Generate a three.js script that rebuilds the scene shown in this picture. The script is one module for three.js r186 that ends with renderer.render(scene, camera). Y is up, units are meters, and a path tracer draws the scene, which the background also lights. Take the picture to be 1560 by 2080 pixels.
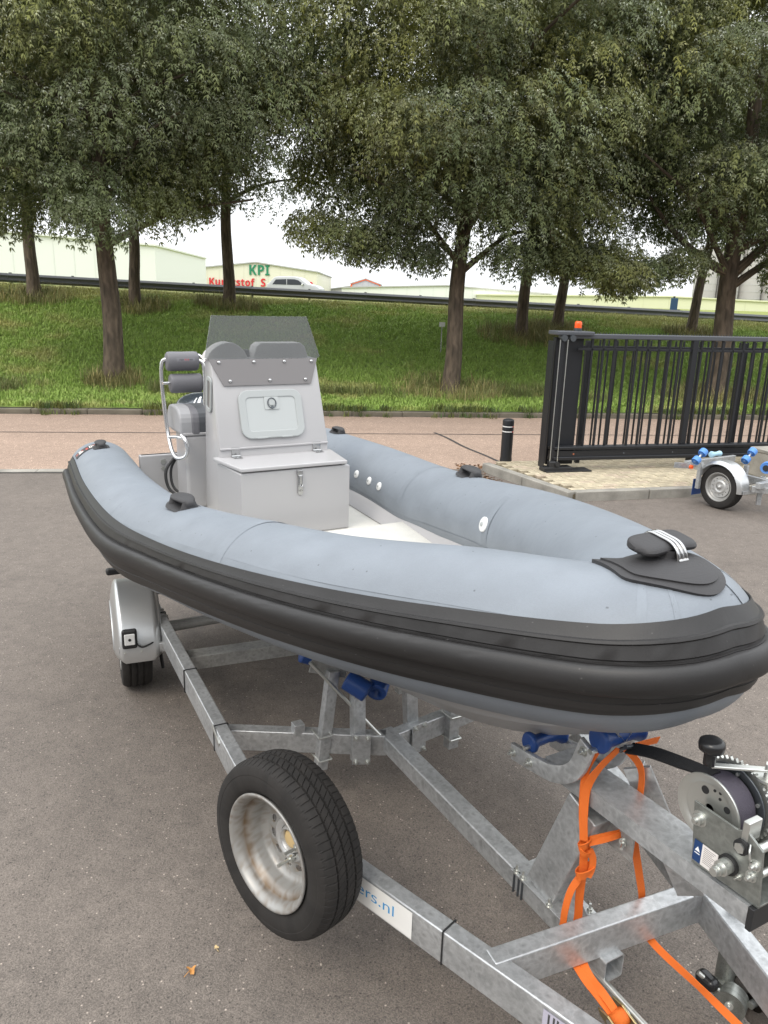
import * as THREE from 'three';
import { RoundedBoxGeometry } from 'three/addons/geometries/RoundedBoxGeometry.js';
import { mergeGeometries, mergeVertices, toCreasedNormals } from 'three/addons/utils/BufferGeometryUtils.js';
import { FontLoader } from 'three/addons/loaders/FontLoader.js';
import { TextGeometry } from 'three/addons/geometries/TextGeometry.js';

const scene = new THREE.Scene();
const V = (x, y, z) => new THREE.Vector3(x, y, z);
// ---------------------------------------------------------------- camera, sky, sun, exposure
const camera = new THREE.PerspectiveCamera(67.32, 0.75, 0.05, 2500);
camera.position.set(0, 2.33, 0);
camera.rotation.order = 'YXZ';
camera.rotation.set(-15.8 * Math.PI / 180, 0, 1.75 * Math.PI / 180);
scene.add(camera);
const renderer = new THREE.WebGLRenderer({ antialias: true });
renderer.toneMapping = THREE.LinearToneMapping;
renderer.toneMappingExposure = 1.0;
renderer.shadowMap.enabled = true;
function overcastSky() {                      // CIE overcast distribution with faint cloud structure
  const w = 512, h = 256, d = new Float32Array(w * h * 4);
  for (let j = 0; j < h; j++) for (let i = 0; i < w; i++) {
    const el = (j + 0.5) / h * Math.PI - Math.PI / 2, az = (i + 0.5) / w * 2 * Math.PI;
    const s = Math.max(0, Math.sin(el)), c = Math.cos(el);
    const x = Math.cos(az) * c / (s + 0.12), z = Math.sin(az) * c / (s + 0.12);
    let cl = 0, a = 1, f = 0.55;
    for (let o = 0; o < 5; o++) { cl += a * vnoise(x * f + 31.7 * o, z * f * 1.9 + 17.3 * o); a *= 0.5; f *= 2.05; }
    cl = (cl / 1.94 - 0.5) * 0.24 * Math.min(1, s * 5 + 0.25);
    const L = el < 0 ? 0.55 : (0.46 + 0.54 * s) * SKY_ZENITH * (1 + cl);
    const k = (j * w + i) * 4;
    d[k] = L * 0.975; d[k + 1] = L * 1.0; d[k + 2] = L * 1.03; d[k + 3] = 1;
  }
  const t = new THREE.DataTexture(d, w, h, THREE.RGBAFormat, THREE.FloatType);
  t.mapping = THREE.EquirectangularReflectionMapping; t.minFilter = t.magFilter = THREE.LinearFilter; t.needsUpdate = true;
  return t;
}
const SKY_ZENITH = 2.85;
function hash2(x, y) { let h = (x | 0) * 374761393 + (y | 0) * 668265263; h = Math.imul(h ^ (h >>> 13), 1274126177); return ((h ^ (h >>> 16)) >>> 0) / 4294967296; }
function vnoise(x, y, p = 0, p2 = p) {
  const xi = Math.floor(x), yi = Math.floor(y), fx = x - xi, fy = y - yi, u = fx * fx * (3 - 2 * fx), v = fy * fy * (3 - 2 * fy);
  const m = (a, q) => q ? ((a % q) + q) % q : a;
  const a = hash2(m(xi, p), m(yi, p2)), b = hash2(m(xi + 1, p), m(yi, p2)), c = hash2(m(xi, p), m(yi + 1, p2)), d = hash2(m(xi + 1, p), m(yi + 1, p2));
  return a + (b - a) * u + (c - a) * v + (a - b - c + d) * u * v;
}
function fbm(x, y, p, o = 4, p2 = p) { let s = 0, a = 0.5; for (let i = 0; i < o; i++) { s += a * vnoise(x + i * 7.13 * (p ? 0 : 1), y, p, p2); x *= 2; y *= 2; p *= 2; p2 *= 2; a *= 0.5; } return s / (1 - Math.pow(0.5, o)); }
const sky = overcastSky();
scene.background = sky; scene.environment = sky;
const sun = new THREE.DirectionalLight(0xfff4e4, 1.2);
sun.position.set(-15, 32, 16); sun.target.position.set(0, 0, -6);
sun.castShadow = true; sun.shadow.radius = 40; sun.shadow.mapSize.set(2048, 2048);
Object.assign(sun.shadow.camera, { left: -30, right: 30, top: 30, bottom: -30, near: 1, far: 90 });
scene.add(sun, sun.target);

// ---------------------------------------------------------------- helpers
let seed = 1234567;
const rnd = () => { seed = (seed * 1664525 + 1013904223) >>> 0; return seed / 4294967296; };
const rr = (a, b) => a + (b - a) * rnd();
const used = {};
function numbered(n) { if (!(n in used)) { used[n] = 0; return n; } used[n]++; return n + '_' + String(used[n]).padStart(3, '0'); }
function tag(o, label, category, group) { o.userData.label = label; o.userData.category = category; if (group) o.userData.group = group; return o; }
function thing(name, label, category, pos = [0, 0, 0], turn = 0, group) {
  const o = new THREE.Group(); o.name = numbered(name); o.position.set(...pos); o.rotation.y = turn; scene.add(o);
  return tag(o, label, category, group);
}
function struct(name, pos = [0, 0, 0], turn = 0) { const o = new THREE.Group(); o.name = name; o.position.set(...pos); o.rotation.y = turn; o.userData.kind = 'structure'; scene.add(o); return o; }
function mesh(name, g, m) { const o = new THREE.Mesh(g, m); o.name = name; o.castShadow = o.receiveShadow = true; return o; }
function part(parent, name, geo, mat, label) {
  const o = mesh(name, Array.isArray(geo) ? join(geo) : geo, mat); parent.add(o);
  if (label) o.userData.label = label;
  return o;
}
function structMesh(name, geo, mat, pos = [0, 0, 0], turn = 0) { const o = mesh(name, Array.isArray(geo) ? join(geo) : geo, mat); o.position.set(...pos); o.rotation.y = turn; o.userData.kind = 'structure'; scene.add(o); return o; }
function plain(g) { let q = g.index ? g.toNonIndexed() : g; for (const k of Object.keys(q.attributes)) if (!['position', 'normal', 'uv', 'color'].includes(k)) q.deleteAttribute(k); if (!q.attributes.normal) q.computeVertexNormals(); if (!q.attributes.uv) q = uvm(q); q.clearGroups(); return q; }
function join(list) { const l = list.map(plain); if (l.some(g => g.attributes.color) && !l.every(g => g.attributes.color)) l.forEach(g => g.deleteAttribute('color')); return l.length === 1 ? l[0] : mergeGeometries(l); }
function uvm(geo) {                                        // uv in metres, by the main direction of each face
  const g = geo.index ? geo.toNonIndexed() : geo; if (!g.attributes.normal) g.computeVertexNormals();
  const p = g.attributes.position, uv = new Float32Array(p.count * 2), a = V(0, 0, 0), b = V(0, 0, 0), c = V(0, 0, 0);
  for (let i = 0; i < p.count; i += 3) {
    a.fromBufferAttribute(p, i); b.fromBufferAttribute(p, i + 1); c.fromBufferAttribute(p, i + 2);
    const n = b.clone().sub(a).cross(c.clone().sub(a)), x = Math.abs(n.x), y = Math.abs(n.y), z = Math.abs(n.z);
    [a, b, c].forEach((q, k) => { const w = x >= y && x >= z ? [q.z, q.y] : y >= z ? [q.z, q.x] : [q.x, q.y]; uv[(i + k) * 2] = w[0]; uv[(i + k) * 2 + 1] = w[1]; });
  }
  g.setAttribute('uv', new THREE.BufferAttribute(uv, 2)); return g;
}
function move(g, x, y, z) { g.translate(x, y, z); return g; }
function box(w, h, d, x = 0, y = 0, z = 0, r = 0) {
  let g = r > 0 ? new RoundedBoxGeometry(w, h, d, 2, Math.min(r, w / 2.05, h / 2.05, d / 2.05)) : new THREE.BoxGeometry(w, h, d);
  g = uvm(g); return move(g, x, y, z);
}
function frame(p, q, up = V(0, 1, 0)) {                     // matrix at the middle of p-q with z along q-p
  const z = q.clone().sub(p).normalize(); let x = up.clone().cross(z); if (x.lengthSq() < 1e-8) x = V(1, 0, 0); x.normalize();
  const y = z.clone().cross(x); return new THREE.Matrix4().makeBasis(x, y, z).setPosition(p.clone().add(q).multiplyScalar(0.5));
}
const vec = (a) => Array.isArray(a) ? V(...a) : a;
function bar(p, q, w, h, r = 0.004, up) { p = vec(p); q = vec(q); const g = box(w, h, p.distanceTo(q), 0, 0, 0, r); g.applyMatrix4(frame(p, q, up ? vec(up) : undefined)); return g; }
function cyl(p, q, r1, r2 = r1, seg = 16, open = false) {
  p = vec(p); q = vec(q); const L = p.distanceTo(q), g = new THREE.CylinderGeometry(r2, r1, L, seg, 1, open); g.rotateX(Math.PI / 2); g.applyMatrix4(frame(p, q)); return g;
}
function tube(pts, r, seg = 40, rs = 10, closed = false) { return new THREE.TubeGeometry(new THREE.CatmullRomCurve3(pts.map(vec), closed, 'centripetal'), seg, r, rs, closed); }
function lathe(prof, seg = 48) { return new THREE.LatheGeometry(prof.map(p => new THREE.Vector2(...p)), seg); }   // [radius, height]
function latheX(prof, seg = 48) { const g = lathe(prof, seg); g.rotateZ(-Math.PI / 2); return g; }                    // height along +x
function along(p, q, prof, seg = 20) { p = vec(p); q = vec(q); const g = lathe(prof, seg); g.rotateX(Math.PI / 2); const m = frame(p, q); m.setPosition(p); g.applyMatrix4(m); return g; }
function bolt(p, dir, s = 0.011, len = 0.02) {               // hexagon head with washer and a stub of thread
  p = vec(p); const d = vec(dir).normalize(), at = (k) => p.clone().addScaledVector(d, k);
  return join([cyl(at(-0.001), at(0.0025), s * 1.35, s * 1.35, 14), cyl(at(0.0025), at(0.0025 + s * 0.8), s, s * 0.94, 6), cyl(at(0.0025 + s * 0.8), at(0.0025 + s * 0.8 + len * 0.5), s * 0.5, s * 0.45, 10)]);
}
function extrude(pts, depth, holes = [], bevel = 0) {
  const s = new THREE.Shape(pts.map(p => new THREE.Vector2(...p))); for (const h of holes) s.holes.push(new THREE.Path(h.map(p => new THREE.Vector2(...p))));
  return new THREE.ExtrudeGeometry(s, { depth, bevelEnabled: bevel > 0, bevelSize: bevel, bevelThickness: bevel, bevelSegments: 2, curveSegments: 10 });
}
function roundPoly(w, h, r, n = 6, cx = 0, cy = 0) { const o = []; for (const [sx, sy, a0] of [[1, 1, 0], [-1, 1, 90], [-1, -1, 180], [1, -1, 270]]) for (let i = 0; i <= n; i++) { const a = (a0 + 90 * i / n) * Math.PI / 180; o.push([cx + sx * (w / 2 - r) + r * Math.cos(a), cy + sy * (h / 2 - r) + r * Math.sin(a)]); } return o; }
function circle(cx, cy, rx, ry = rx, n = 16) { const o = []; for (let i = 0; i < n; i++) { const a = i / n * Math.PI * 2; o.push([cx + rx * Math.cos(a), cy + ry * Math.sin(a)]); } return o; }
function ribbon(pts, sides, w, th = 0.0025, n = 40) {       // webbing: centre line, width directions, width, thickness
  const c = new THREE.CatmullRomCurve3(pts.map(vec), false, 'centripetal', 0.5), m = sides.length - 1, S = sides.map(s => vec(s).normalize()), P = [], I = [], U = []; let len = 0, prev = null;
  for (let i = 0; i <= n; i++) {
    const t = i / n, p = c.getPoint(t), tg = c.getTangent(t), k = Math.min(m - 1, Math.floor(t * m)), f = t * m - k;
    const s = m ? S[k].clone().lerp(S[k + 1], f) : S[0].clone(); s.addScaledVector(tg, -s.dot(tg)).normalize(); const nn = tg.clone().cross(s);
    if (prev) len += p.distanceTo(prev); prev = p;
    for (const [a, b] of [[-1, -1], [1, -1], [1, 1], [-1, 1]]) { const q = p.clone().addScaledVector(s, a * w / 2).addScaledVector(nn, b * th / 2); P.push(q.x, q.y, q.z); U.push(a * w / 2, len); }
    if (i < n) for (let e = 0; e < 4; e++) { const A = i * 4 + e, B = i * 4 + (e + 1) % 4; I.push(A, B, A + 4, B, B + 4, A + 4); }
  }
  const g = new THREE.BufferGeometry(); g.setAttribute('position', new THREE.Float32BufferAttribute(P, 3)); g.setAttribute('uv', new THREE.Float32BufferAttribute(U, 2)); g.setIndex(I);
  const h = g.toNonIndexed(); h.computeVertexNormals(); return toCreasedNormals(h, 0.7);
}
function gridSurface(nu, nv, f, closeV = false, uvf) {       // f(i/nu, j/nv) -> Vector3
  const P = [], U = [], I = [];
  for (let i = 0; i <= nu; i++) for (let j = 0; j <= nv; j++) { const p = f(i / nu, j / nv); P.push(p.x, p.y, p.z); const q = uvf ? uvf(i / nu, j / nv) : [i / nu, j / nv]; U.push(q[0], q[1]); }
  for (let i = 0; i < nu; i++) for (let j = 0; j < nv; j++) { const a = i * (nv + 1) + j, b = a + nv + 1; I.push(a, b, a + 1, a + 1, b, b + 1); }
  const g = new THREE.BufferGeometry(); g.setAttribute('position', new THREE.Float32BufferAttribute(P, 3)); g.setAttribute('uv', new THREE.Float32BufferAttribute(U, 2)); g.setIndex(I); g.computeVertexNormals(); return g;
}
// ---------------------------------------------------------------- textures (tileable, in metres)
function dataTex(n, fn, tile, srgb = true) {
  const d = new Uint8Array(n * n * 4); let k = 0;
  for (let j = 0; j < n; j++) for (let i = 0; i < n; i++) { const c = fn(i / n, j / n, i, j); d[k++] = Math.max(0, Math.min(255, c[0] * 255)); d[k++] = Math.max(0, Math.min(255, c[1] * 255)); d[k++] = Math.max(0, Math.min(255, c[2] * 255)); d[k++] = 255; }
  const t = new THREE.DataTexture(d, n, n, THREE.RGBAFormat); t.wrapS = t.wrapT = THREE.RepeatWrapping; t.magFilter = t.minFilter = THREE.LinearFilter; t.repeat.set(1 / tile, 1 / tile); if (srgb) t.colorSpace = THREE.SRGBColorSpace; t.needsUpdate = true; return t;
}
const gray = (v) => [v, v, v];
function asphaltTex(n, tile, base, spread, light, tint) {     // aggregate grains of mixed tone in a binder
  const q = (v) => v;
  const col = dataTex(n, (u, v, i, j) => {
    const g = hash2(i >> 1, j >> 1) * 0.5 + hash2(i + 911, j + 77) * 0.5, m = fbm(u * 40, v * 40, 40, 3), lg = fbm(u * 5, v * 5, 5, 4);
    let L = base + (g - 0.5) * spread + (m - 0.5) * spread * 0.25 + (lg - 0.5) * 0.035;
    const s = hash2((i / 3 | 0) + 5, (j / 3 | 0) + 9); if (s > 1 - light) L += 0.16 + 0.12 * hash2(i >> 1, j + 3); if (s < 0.02) L -= 0.1;
    return [q(L * tint[0]), q(L * tint[1]), q(L * tint[2])];
  }, tile);
  const bmp = dataTex(n, (u, v, i, j) => gray(0.35 + 0.4 * hash2(i >> 1, j >> 1) + 0.25 * fbm(u * 60, v * 60, 60, 2)), tile, false);
  return [col, bmp];
}
const [asphMap, asphBump] = asphaltTex(1024, 2.1, 0.408, 0.22, 0.004, [1.064, 0.985, 0.922]);
const [pinkMap, pinkBump] = asphaltTex(512, 1.7, 0.565, 0.26, 0.03, [1.13, 0.985, 0.885]);
const concMap = dataTex(512, (u, v, i, j) => { const L = 0.60 + (fbm(u * 6, v * 6, 6, 5) - 0.5) * 0.22 + (hash2(i, j) - 0.5) * 0.10; return [L, L * 0.975, L * 0.92]; }, 1.3);
const galvMap = dataTex(512, (u, v, i, j) => {                 // zinc spangle: crystals, streaks, dull blotches
  const n = 30, x = u * n, y = v * n; let b = 9, id = 0;
  for (let a = -1; a <= 1; a++) for (let c = -1; c <= 1; c++) { const X = ((Math.floor(x) + a) % n + n) % n, Y = ((Math.floor(y) + c) % n + n) % n, px = Math.floor(x) + a + hash2(X, Y), py = Math.floor(y) + c + hash2(X + 50, Y + 90), d = (px - x) ** 2 + (py - y) ** 2; if (d < b) { b = d; id = hash2(X + 7, Y + 3); } }
  const wq = fbm(u * 6, v * 6, 6, 3), L = 0.75 + (id - 0.5) * 0.04 + (Math.abs(fbm(u * 18 + wq * 1.5, v * 18 + 3, 18, 4) - 0.5) * -0.32 + 0.05) + (fbm(u * 3, v * 3, 3, 3) - 0.5) * 0.16 + (hash2(i, j) - 0.5) * 0.04; return [L * 0.985, L * 0.995, L];
}, 0.42);
const galvRough = dataTex(256, (u, v) => gray(0.40 + (fbm(u * 13, v * 13, 13, 4) - 0.5) * 0.22), 0.37, false);
const rubberBump = dataTex(256, (u, v, i, j) => gray(0.5 + (fbm(u * 10, v * 10, 10, 4) - 0.5) * 0.6 + (hash2(i, j) - 0.5) * 0.15), 0.3, false);
const clothBump = dataTex(256, (u, v, i, j) => gray(0.5 + 0.5 * Math.sin(u * 100 * Math.PI) * Math.sin(v * 100 * Math.PI)), 0.06, false);
const barkMap = dataTex(512, (u, v) => { const r = fbm(u * 22, v * 5, 22, 5, 5), s = fbm(u * 5, v * 4, 5, 3, 4), k = Math.abs(Math.sin((u * 9 + fbm(u * 4, v * 4, 4, 3) * 1.2) * Math.PI)); const L = 0.20 + r * 0.20 + k * 0.05 + (s - 0.5) * 0.07; return [L * 1.10, L * 0.97, L * 0.83]; }, 1.0);
const barkBump = dataTex(512, (u, v) => gray(0.6 * fbm(u * 22, v * 5, 22, 5, 5) + 0.4 * Math.abs(Math.sin((u * 9 + fbm(u * 4, v * 4, 4, 3) * 1.2) * Math.PI))), 1.0, false);
const hypalonMap = dataTex(512, (u, v, i, j) => { const st = fbm(u * 8, v * 8, 8, 5), sp = hash2((i / 3) | 0, (j / 3) | 0) > 0.9988 ? -0.25 : 0; const L = 1 + (st - 0.5) * 0.10 + (hash2(i, j) - 0.5) * 0.035 + sp; return [0.485 * L, 0.511 * L, 0.541 * L]; }, 0.9);
const strakeMap = dataTex(512, (u, v, i, j) => { const st = fbm(u * 5, v * 18, 5, 5, 18), du = fbm(u * 3, v * 7, 3, 3, 7); const L = 0.142 + (st - 0.5) * 0.06 + Math.max(0, du - 0.55) * 0.10 + (hash2(i, j) - 0.5) * 0.02 + (hash2(i >> 1, j >> 1) > 0.9985 ? 0.12 : 0); return [L * 1.03, L, L * 1.0]; }, 1.1);
const gelBump = dataTex(256, (u, v) => gray(fbm(u * 6, v * 6, 6, 3)), 0.9, false);
const gripMap = dataTex(256, (u, v, i, j) => { const L = 0.76 + (fbm(u * 5, v * 5, 5, 4) - 0.5) * 0.12 + (hash2(i, j) - 0.5) * 0.05; return [L, L * 0.99, L * 0.955]; }, 0.8);
const tyreMap = dataTex(512, (u, v, i, j) => { const L = 0.128 + (fbm(u * 9, v * 9, 9, 5) - 0.5) * 0.07 + (hash2(i, j) - 0.5) * 0.02; return [L * 1.08, L, L * 0.94]; }, 0.45);
// ---------------------------------------------------------------- materials
const std = (o) => new THREE.MeshStandardMaterial(o);
const lin = (r, g, b) => new THREE.Color().setRGB(r, g, b);
const M = {
  asphalt: std({ map: asphMap, bumpMap: asphBump, bumpScale: 0.004, roughness: 0.8, vertexColors: true }),
  pink: std({ map: pinkMap, bumpMap: pinkBump, bumpScale: 0.003, roughness: 0.93, vertexColors: true }),
  seam: std({ color: lin(0.055, 0.05, 0.048), roughness: 0.9 }),
  concrete: std({ map: concMap, roughness: 0.92 }),
  galv: std({ map: galvMap, roughnessMap: galvRough, roughness: 1, metalness: 0.6 }),
  galvDull: std({ map: galvMap, color: lin(0.72, 0.70, 0.66), roughness: 0.6, metalness: 0.35 }),
  zinc: std({ color: lin(0.62, 0.63, 0.60), roughness: 0.33, metalness: 0.85 }),
  zincDark: std({ color: lin(0.10, 0.11, 0.12), roughness: 0.4, metalness: 0.6 }),
  plate: std({ map: galvMap, color: lin(0.52, 0.53, 0.49), roughness: 0.38, metalness: 0.7 }),
  chrome: std({ color: lin(0.46, 0.46, 0.46), roughness: 0.2, metalness: 1 }),
  mudguard: std({ color: lin(0.60, 0.61, 0.61), roughness: 0.36, metalness: 0.85 }),
  hyp: std({ map: hypalonMap, bumpMap: rubberBump, bumpScale: 0.0012, roughness: 0.52 }),
  strake: std({ map: strakeMap, bumpMap: rubberBump, bumpScale: 0.0006, roughness: 0.50 }),
  black: std({ color: lin(0.018, 0.018, 0.019), roughness: 0.55 }),
  blackGloss: std({ color: lin(0.014, 0.014, 0.015), roughness: 0.28 }),
  rubber: std({ color: lin(0.034, 0.032, 0.034), roughness: 0.62, bumpMap: rubberBump, bumpScale: 0.0006 }),
  handle: std({ color: lin(0.036, 0.035, 0.037), roughness: 0.6, bumpMap: rubberBump, bumpScale: 0.001 }),
  gel: std({ color: lin(0.415, 0.408, 0.412), roughness: 0.24, bumpMap: gelBump, bumpScale: 0.0007 }),
  gelHull: std({ color: lin(0.40, 0.393, 0.39), roughness: 0.35, bumpMap: gelBump, bumpScale: 0.0012 }),
  deck: std({ map: gripMap, roughness: 0.75 }),
  hatch: std({ color: lin(0.41, 0.43, 0.427), roughness: 0.42 }),
  hatchRim: std({ color: lin(0.365, 0.383, 0.38), roughness: 0.38 }),
  acryl: std({ color: lin(0.165, 0.155, 0.155), roughness: 0.22 }),
  screen: new THREE.MeshPhysicalMaterial({ color: lin(0.62, 0.63, 0.63), roughness: 0.02, transmission: 1, thickness: 0, ior: 1.6 }),
  pod: std({ color: lin(0.50, 0.48, 0.47), roughness: 0.5 }),
  vinyl: std({ color: lin(0.15, 0.148, 0.16), roughness: 0.5, bumpMap: rubberBump, bumpScale: 0.0008 }),
  vinylDark: std({ color: lin(0.075, 0.08, 0.088), roughness: 0.5, bumpMap: rubberBump, bumpScale: 0.0008 }),
  vinylLight: std({ color: lin(0.33, 0.33, 0.34), roughness: 0.5, bumpMap: rubberBump, bumpScale: 0.0008 }),
  railWhite: std({ color: lin(0.72, 0.72, 0.72), roughness: 0.2, metalness: 0.9 }),
  cowl: std({ color: lin(0.045, 0.055, 0.07), roughness: 0.14, metalness: 0.2 }),
  white: std({ color: lin(0.74, 0.74, 0.73), roughness: 0.45 }),
  tyre: std({ map: tyreMap, bumpMap: rubberBump, bumpScale: 0.0006, roughness: 0.82 }),
  rim: std({ color: lin(0.34, 0.335, 0.32), roughness: 0.42, metalness: 0.35, vertexColors: true }),
  rimClean: std({ color: lin(0.52, 0.52, 0.51), roughness: 0.38, metalness: 0.5 }),
  blue: std({ color: lin(0.012, 0.055, 0.22), roughness: 0.42 }),
  blueLight: std({ color: lin(0.10, 0.27, 0.66), roughness: 0.5 }),
  bluePale: std({ color: lin(0.36, 0.56, 0.68), roughness: 0.5 }),
  orange: std({ color: lin(0.86, 0.175, 0.018), roughness: 0.62, bumpMap: clothBump, bumpScale: 0.0006 }),
  webBlack: std({ color: lin(0.009, 0.009, 0.011), roughness: 0.7, bumpMap: clothBump, bumpScale: 0.0008 }),
  webGrey: std({ color: lin(0.085, 0.075, 0.10), roughness: 0.42, bumpMap: clothBump, bumpScale: 0.0008 }),
  brass: std({ color: lin(0.42, 0.33, 0.17), roughness: 0.35, metalness: 0.9 }),
  paintBlack: std({ color: lin(0.011, 0.012, 0.015), roughness: 0.45 }),
  paintGrey: std({ color: lin(0.075, 0.08, 0.09), roughness: 0.4 }),
  beacon: std({ color: lin(0.85, 0.10, 0.01), roughness: 0.3 }),
  red: std({ color: lin(0.55, 0.02, 0.02), roughness: 0.4 }),
  bark: std({ map: barkMap, bumpMap: barkBump, bumpScale: 0.02, roughness: 0.95 }),
  sand: std({ color: lin(0.56, 0.41, 0.20), roughness: 0.85 }),
};
// ---------------------------------------------------------------- ground and roads (rotated frame: s along the road, n away from the camera)
const ROAD = 8.3 * Math.PI / 180, rc = Math.cos(ROAD), rs_ = Math.sin(ROAD);
const toW = (s, y, n) => V(s * rc - n * rs_, y, -s * rs_ - n * rc);
const sOf = (x, z) => x * rc - z * rs_, nOf = (x, z) => -(x * rs_ + z * rc);
const crest = (s) => 1.98 - 0.021 * Math.max(-40, Math.min(40, s));
const sst = (a, b, x) => { const t = Math.max(0, Math.min(1, (x - a) / (b - a))); return t * t * (3 - 2 * t); };
function terrain(s, n) {
  const c = crest(s), k = Math.max(0, Math.min(1, (n - 16.9) / 8.1)), e = k < 0.86 ? k : 0.86 + (k - 0.86) * 0.55;
  let y = 0.10 + 0.08 * sst(15.3, 16.9, n) + (c - 0.18) / 0.937 * e * (0.94 + 0.06 * sst(0, 0.3, k));
  if (n > 27) y += sst(27, 33, n) * 0.0;
  return y + (vnoise(s * 0.5 + 9, n * 0.5) - 0.5) * 0.10 * sst(16, 19, n) + (vnoise(s * 1.7, n * 1.7 + 40) - 0.5) * 0.05 * sst(15.5, 18, n);
}
const terrainAt = (x, z) => terrain(sOf(x, z), nOf(x, z));
function colorize(g, fn) { const p = g.attributes.position, c = new Float32Array(p.count * 3); for (let i = 0; i < p.count; i++) { const k = fn(p.getX(i), p.getY(i), p.getZ(i)); c[i * 3] = k[0]; c[i * 3 + 1] = k[1]; c[i * 3 + 2] = k[2]; } g.setAttribute('color', new THREE.BufferAttribute(c, 3)); return g; }
function sheet(s0, s1, n0, n1, y, ds, dn, col) {
  const a = Math.max(1, Math.round((s1 - s0) / ds)), b = Math.max(1, Math.round((n1 - n0) / dn));
  const g = gridSurface(b, a, (u, v) => V(s0 + (s1 - s0) * v, typeof y === 'function' ? y(s0 + (s1 - s0) * v, n0 + (n1 - n0) * u) : y, -(n0 + (n1 - n0) * u)), false, (u, v) => [s0 + (s1 - s0) * v, n0 + (n1 - n0) * u]);
  const ix = g.index.array; for (let i = 0; i < ix.length; i += 3) { const t = ix[i + 1]; ix[i + 1] = ix[i + 2]; ix[i + 2] = t; }
  g.computeVertexNormals(); return col ? colorize(g, (x, yy, z) => col(x, -z)) : g;
}
structMesh('ground', colorize(move(uvm(new THREE.PlaneGeometry(2400, 2400, 1, 1).rotateX(-Math.PI / 2)), 0, -0.06, -300), () => [0.5, 0.5, 0.5]), M.asphalt);
const stain = (a, b) => { const m = fbm(a * 0.35 + 3, b * 0.35, 0, 5), w = fbm(a * 1.6, b * 1.6 + 50, 0, 4); return 0.95 + (m - 0.5) * 0.24 + (w - 0.5) * 0.08; };
structMesh('asphalt_yard', sheet(-40, 46, -12, 10.30, 0, 0.22, 0.22, (a, b) => { const k = stain(a, b); return [k, k, k * 0.985]; }), M.asphalt, [0, 0, 0], ROAD);
// concrete edging with a drainage slot between yard and road
{
  const e = struct('road_edging', [0, 0, 0], ROAD);
  for (let i = 0; i < 60; i++) { const s = -26 + i * 0.9; if (s > 2.2 && s < 9) continue; part(e, numbered('edging_stone'), box(0.892, 0.1, 0.15, s, -0.037 + 0.003 * hash2(i, 4), -10.21, 0.006), M.concrete); }
  part(e, 'drain_slot', box(29, 0.06, 0.035, -12.3, -0.027, -10.115), M.black);
}
structMesh('aggregate_road', sheet(-46, 50, 10.29, 15.02, -0.004, 0.4, 0.3, (a, b) => { const m = fbm(a * 0.3, b * 0.8 + 9, 0, 4), k = 0.93 + (m - 0.5) * 0.28; return [k, k * 0.985, k * 0.96]; }), M.pink, [0, 0, 0], ROAD);
{
  const sm = struct('tar_joint', [0, 0, 0], ROAD);
  part(sm, 'joint_strip', sheet(-46, 50, 13.07, 13.105, (s, n) => 0.001 + 0 * s, 0.5, 0.04), M.seam);
  const q = (x, z) => { const s = sOf(x, z), n = nOf(x, z); return [s, n]; };
  const a = q(0.85, -13.5), b = q(1.68, -11.1), g = gridSurface(12, 1, (u, v) => V(a[0] + (b[0] - a[0]) * u + (v - 0.5) * 0.05 + 0.02 * Math.sin(u * 9), 0.002, -(a[1] + (b[1] - a[1]) * u)));
  part(sm, 'diagonal_strip', g, M.seam);
}
{
  const k = struct('kerb', [0, 0, 0], ROAD); M.kerbOld = std({ map: concMap, color: lin(0.50, 0.47, 0.41), roughness: 0.95 });
  for (let i = 0; i < 46; i++) part(k, numbered('kerb_stone'), box(0.992, 0.2, 0.15, -23 + i * 1.0, -0.012 + 0.004 * (hash2(i, 8) - 0.5), -15.105 + 0.006 * (hash2(i, 2) - 0.5), 0.012), M.kerbOld);
}
const turfMap = dataTex(512, (u, v, i, j) => { const a = fbm(u * 9, v * 9, 9, 5), b = hash2(i, j), c = fbm(u * 40, v * 40, 40, 2); const L = 0.40 + (a - 0.5) * 0.2 + (b - 0.5) * 0.12 + (c - 0.5) * 0.15; return [L * 0.95, L * 1.12, L * 0.5]; }, 2.2);
M.turf = std({ map: turfMap, roughness: 0.95, vertexColors: true });
const dry = (s, n) => { const m = fbm(s * 0.55 + 5, n * 0.75, 0, 4), h = fbm(s * 1.9, n * 2.3 + 60, 0, 3); return Math.max(0, Math.min(1, (m - 0.53) * 3.6 + (h - 0.5) * 1.3 + 0.75 * sst(22.8, 26, n) + 0.30 * sst(17.6, 16.4, n))); };
structMesh('embankment', sheet(-46, 50, 15.17, 62, terrain, 0.5, 0.3, (s, n) => { const d = dry(s, n); return [0.9 + d * 0.9, 1.0 + d * 0.15, 0.8 + d * 0.9]; }), M.turf, [0, 0, 0], ROAD);
structMesh('dike_road', sheet(-90, 110, 33.5, 41, (s, n) => crest(s) - 0.05 + 0.03, 2, 1.5, () => [0.8, 0.8, 0.8]), M.asphalt, [0, 0, 0], ROAD);
structMesh('far_field', sheet(-420, 520, 61.5, 700, (s, n) => 1.55, 20, 20, (s, n) => { const d = fbm(s * 0.03, n * 0.03, 0, 3); return [1.3 + d * 0.4, 1.25, 0.9]; }), M.turf, [0, 0, 0], ROAD);

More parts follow.
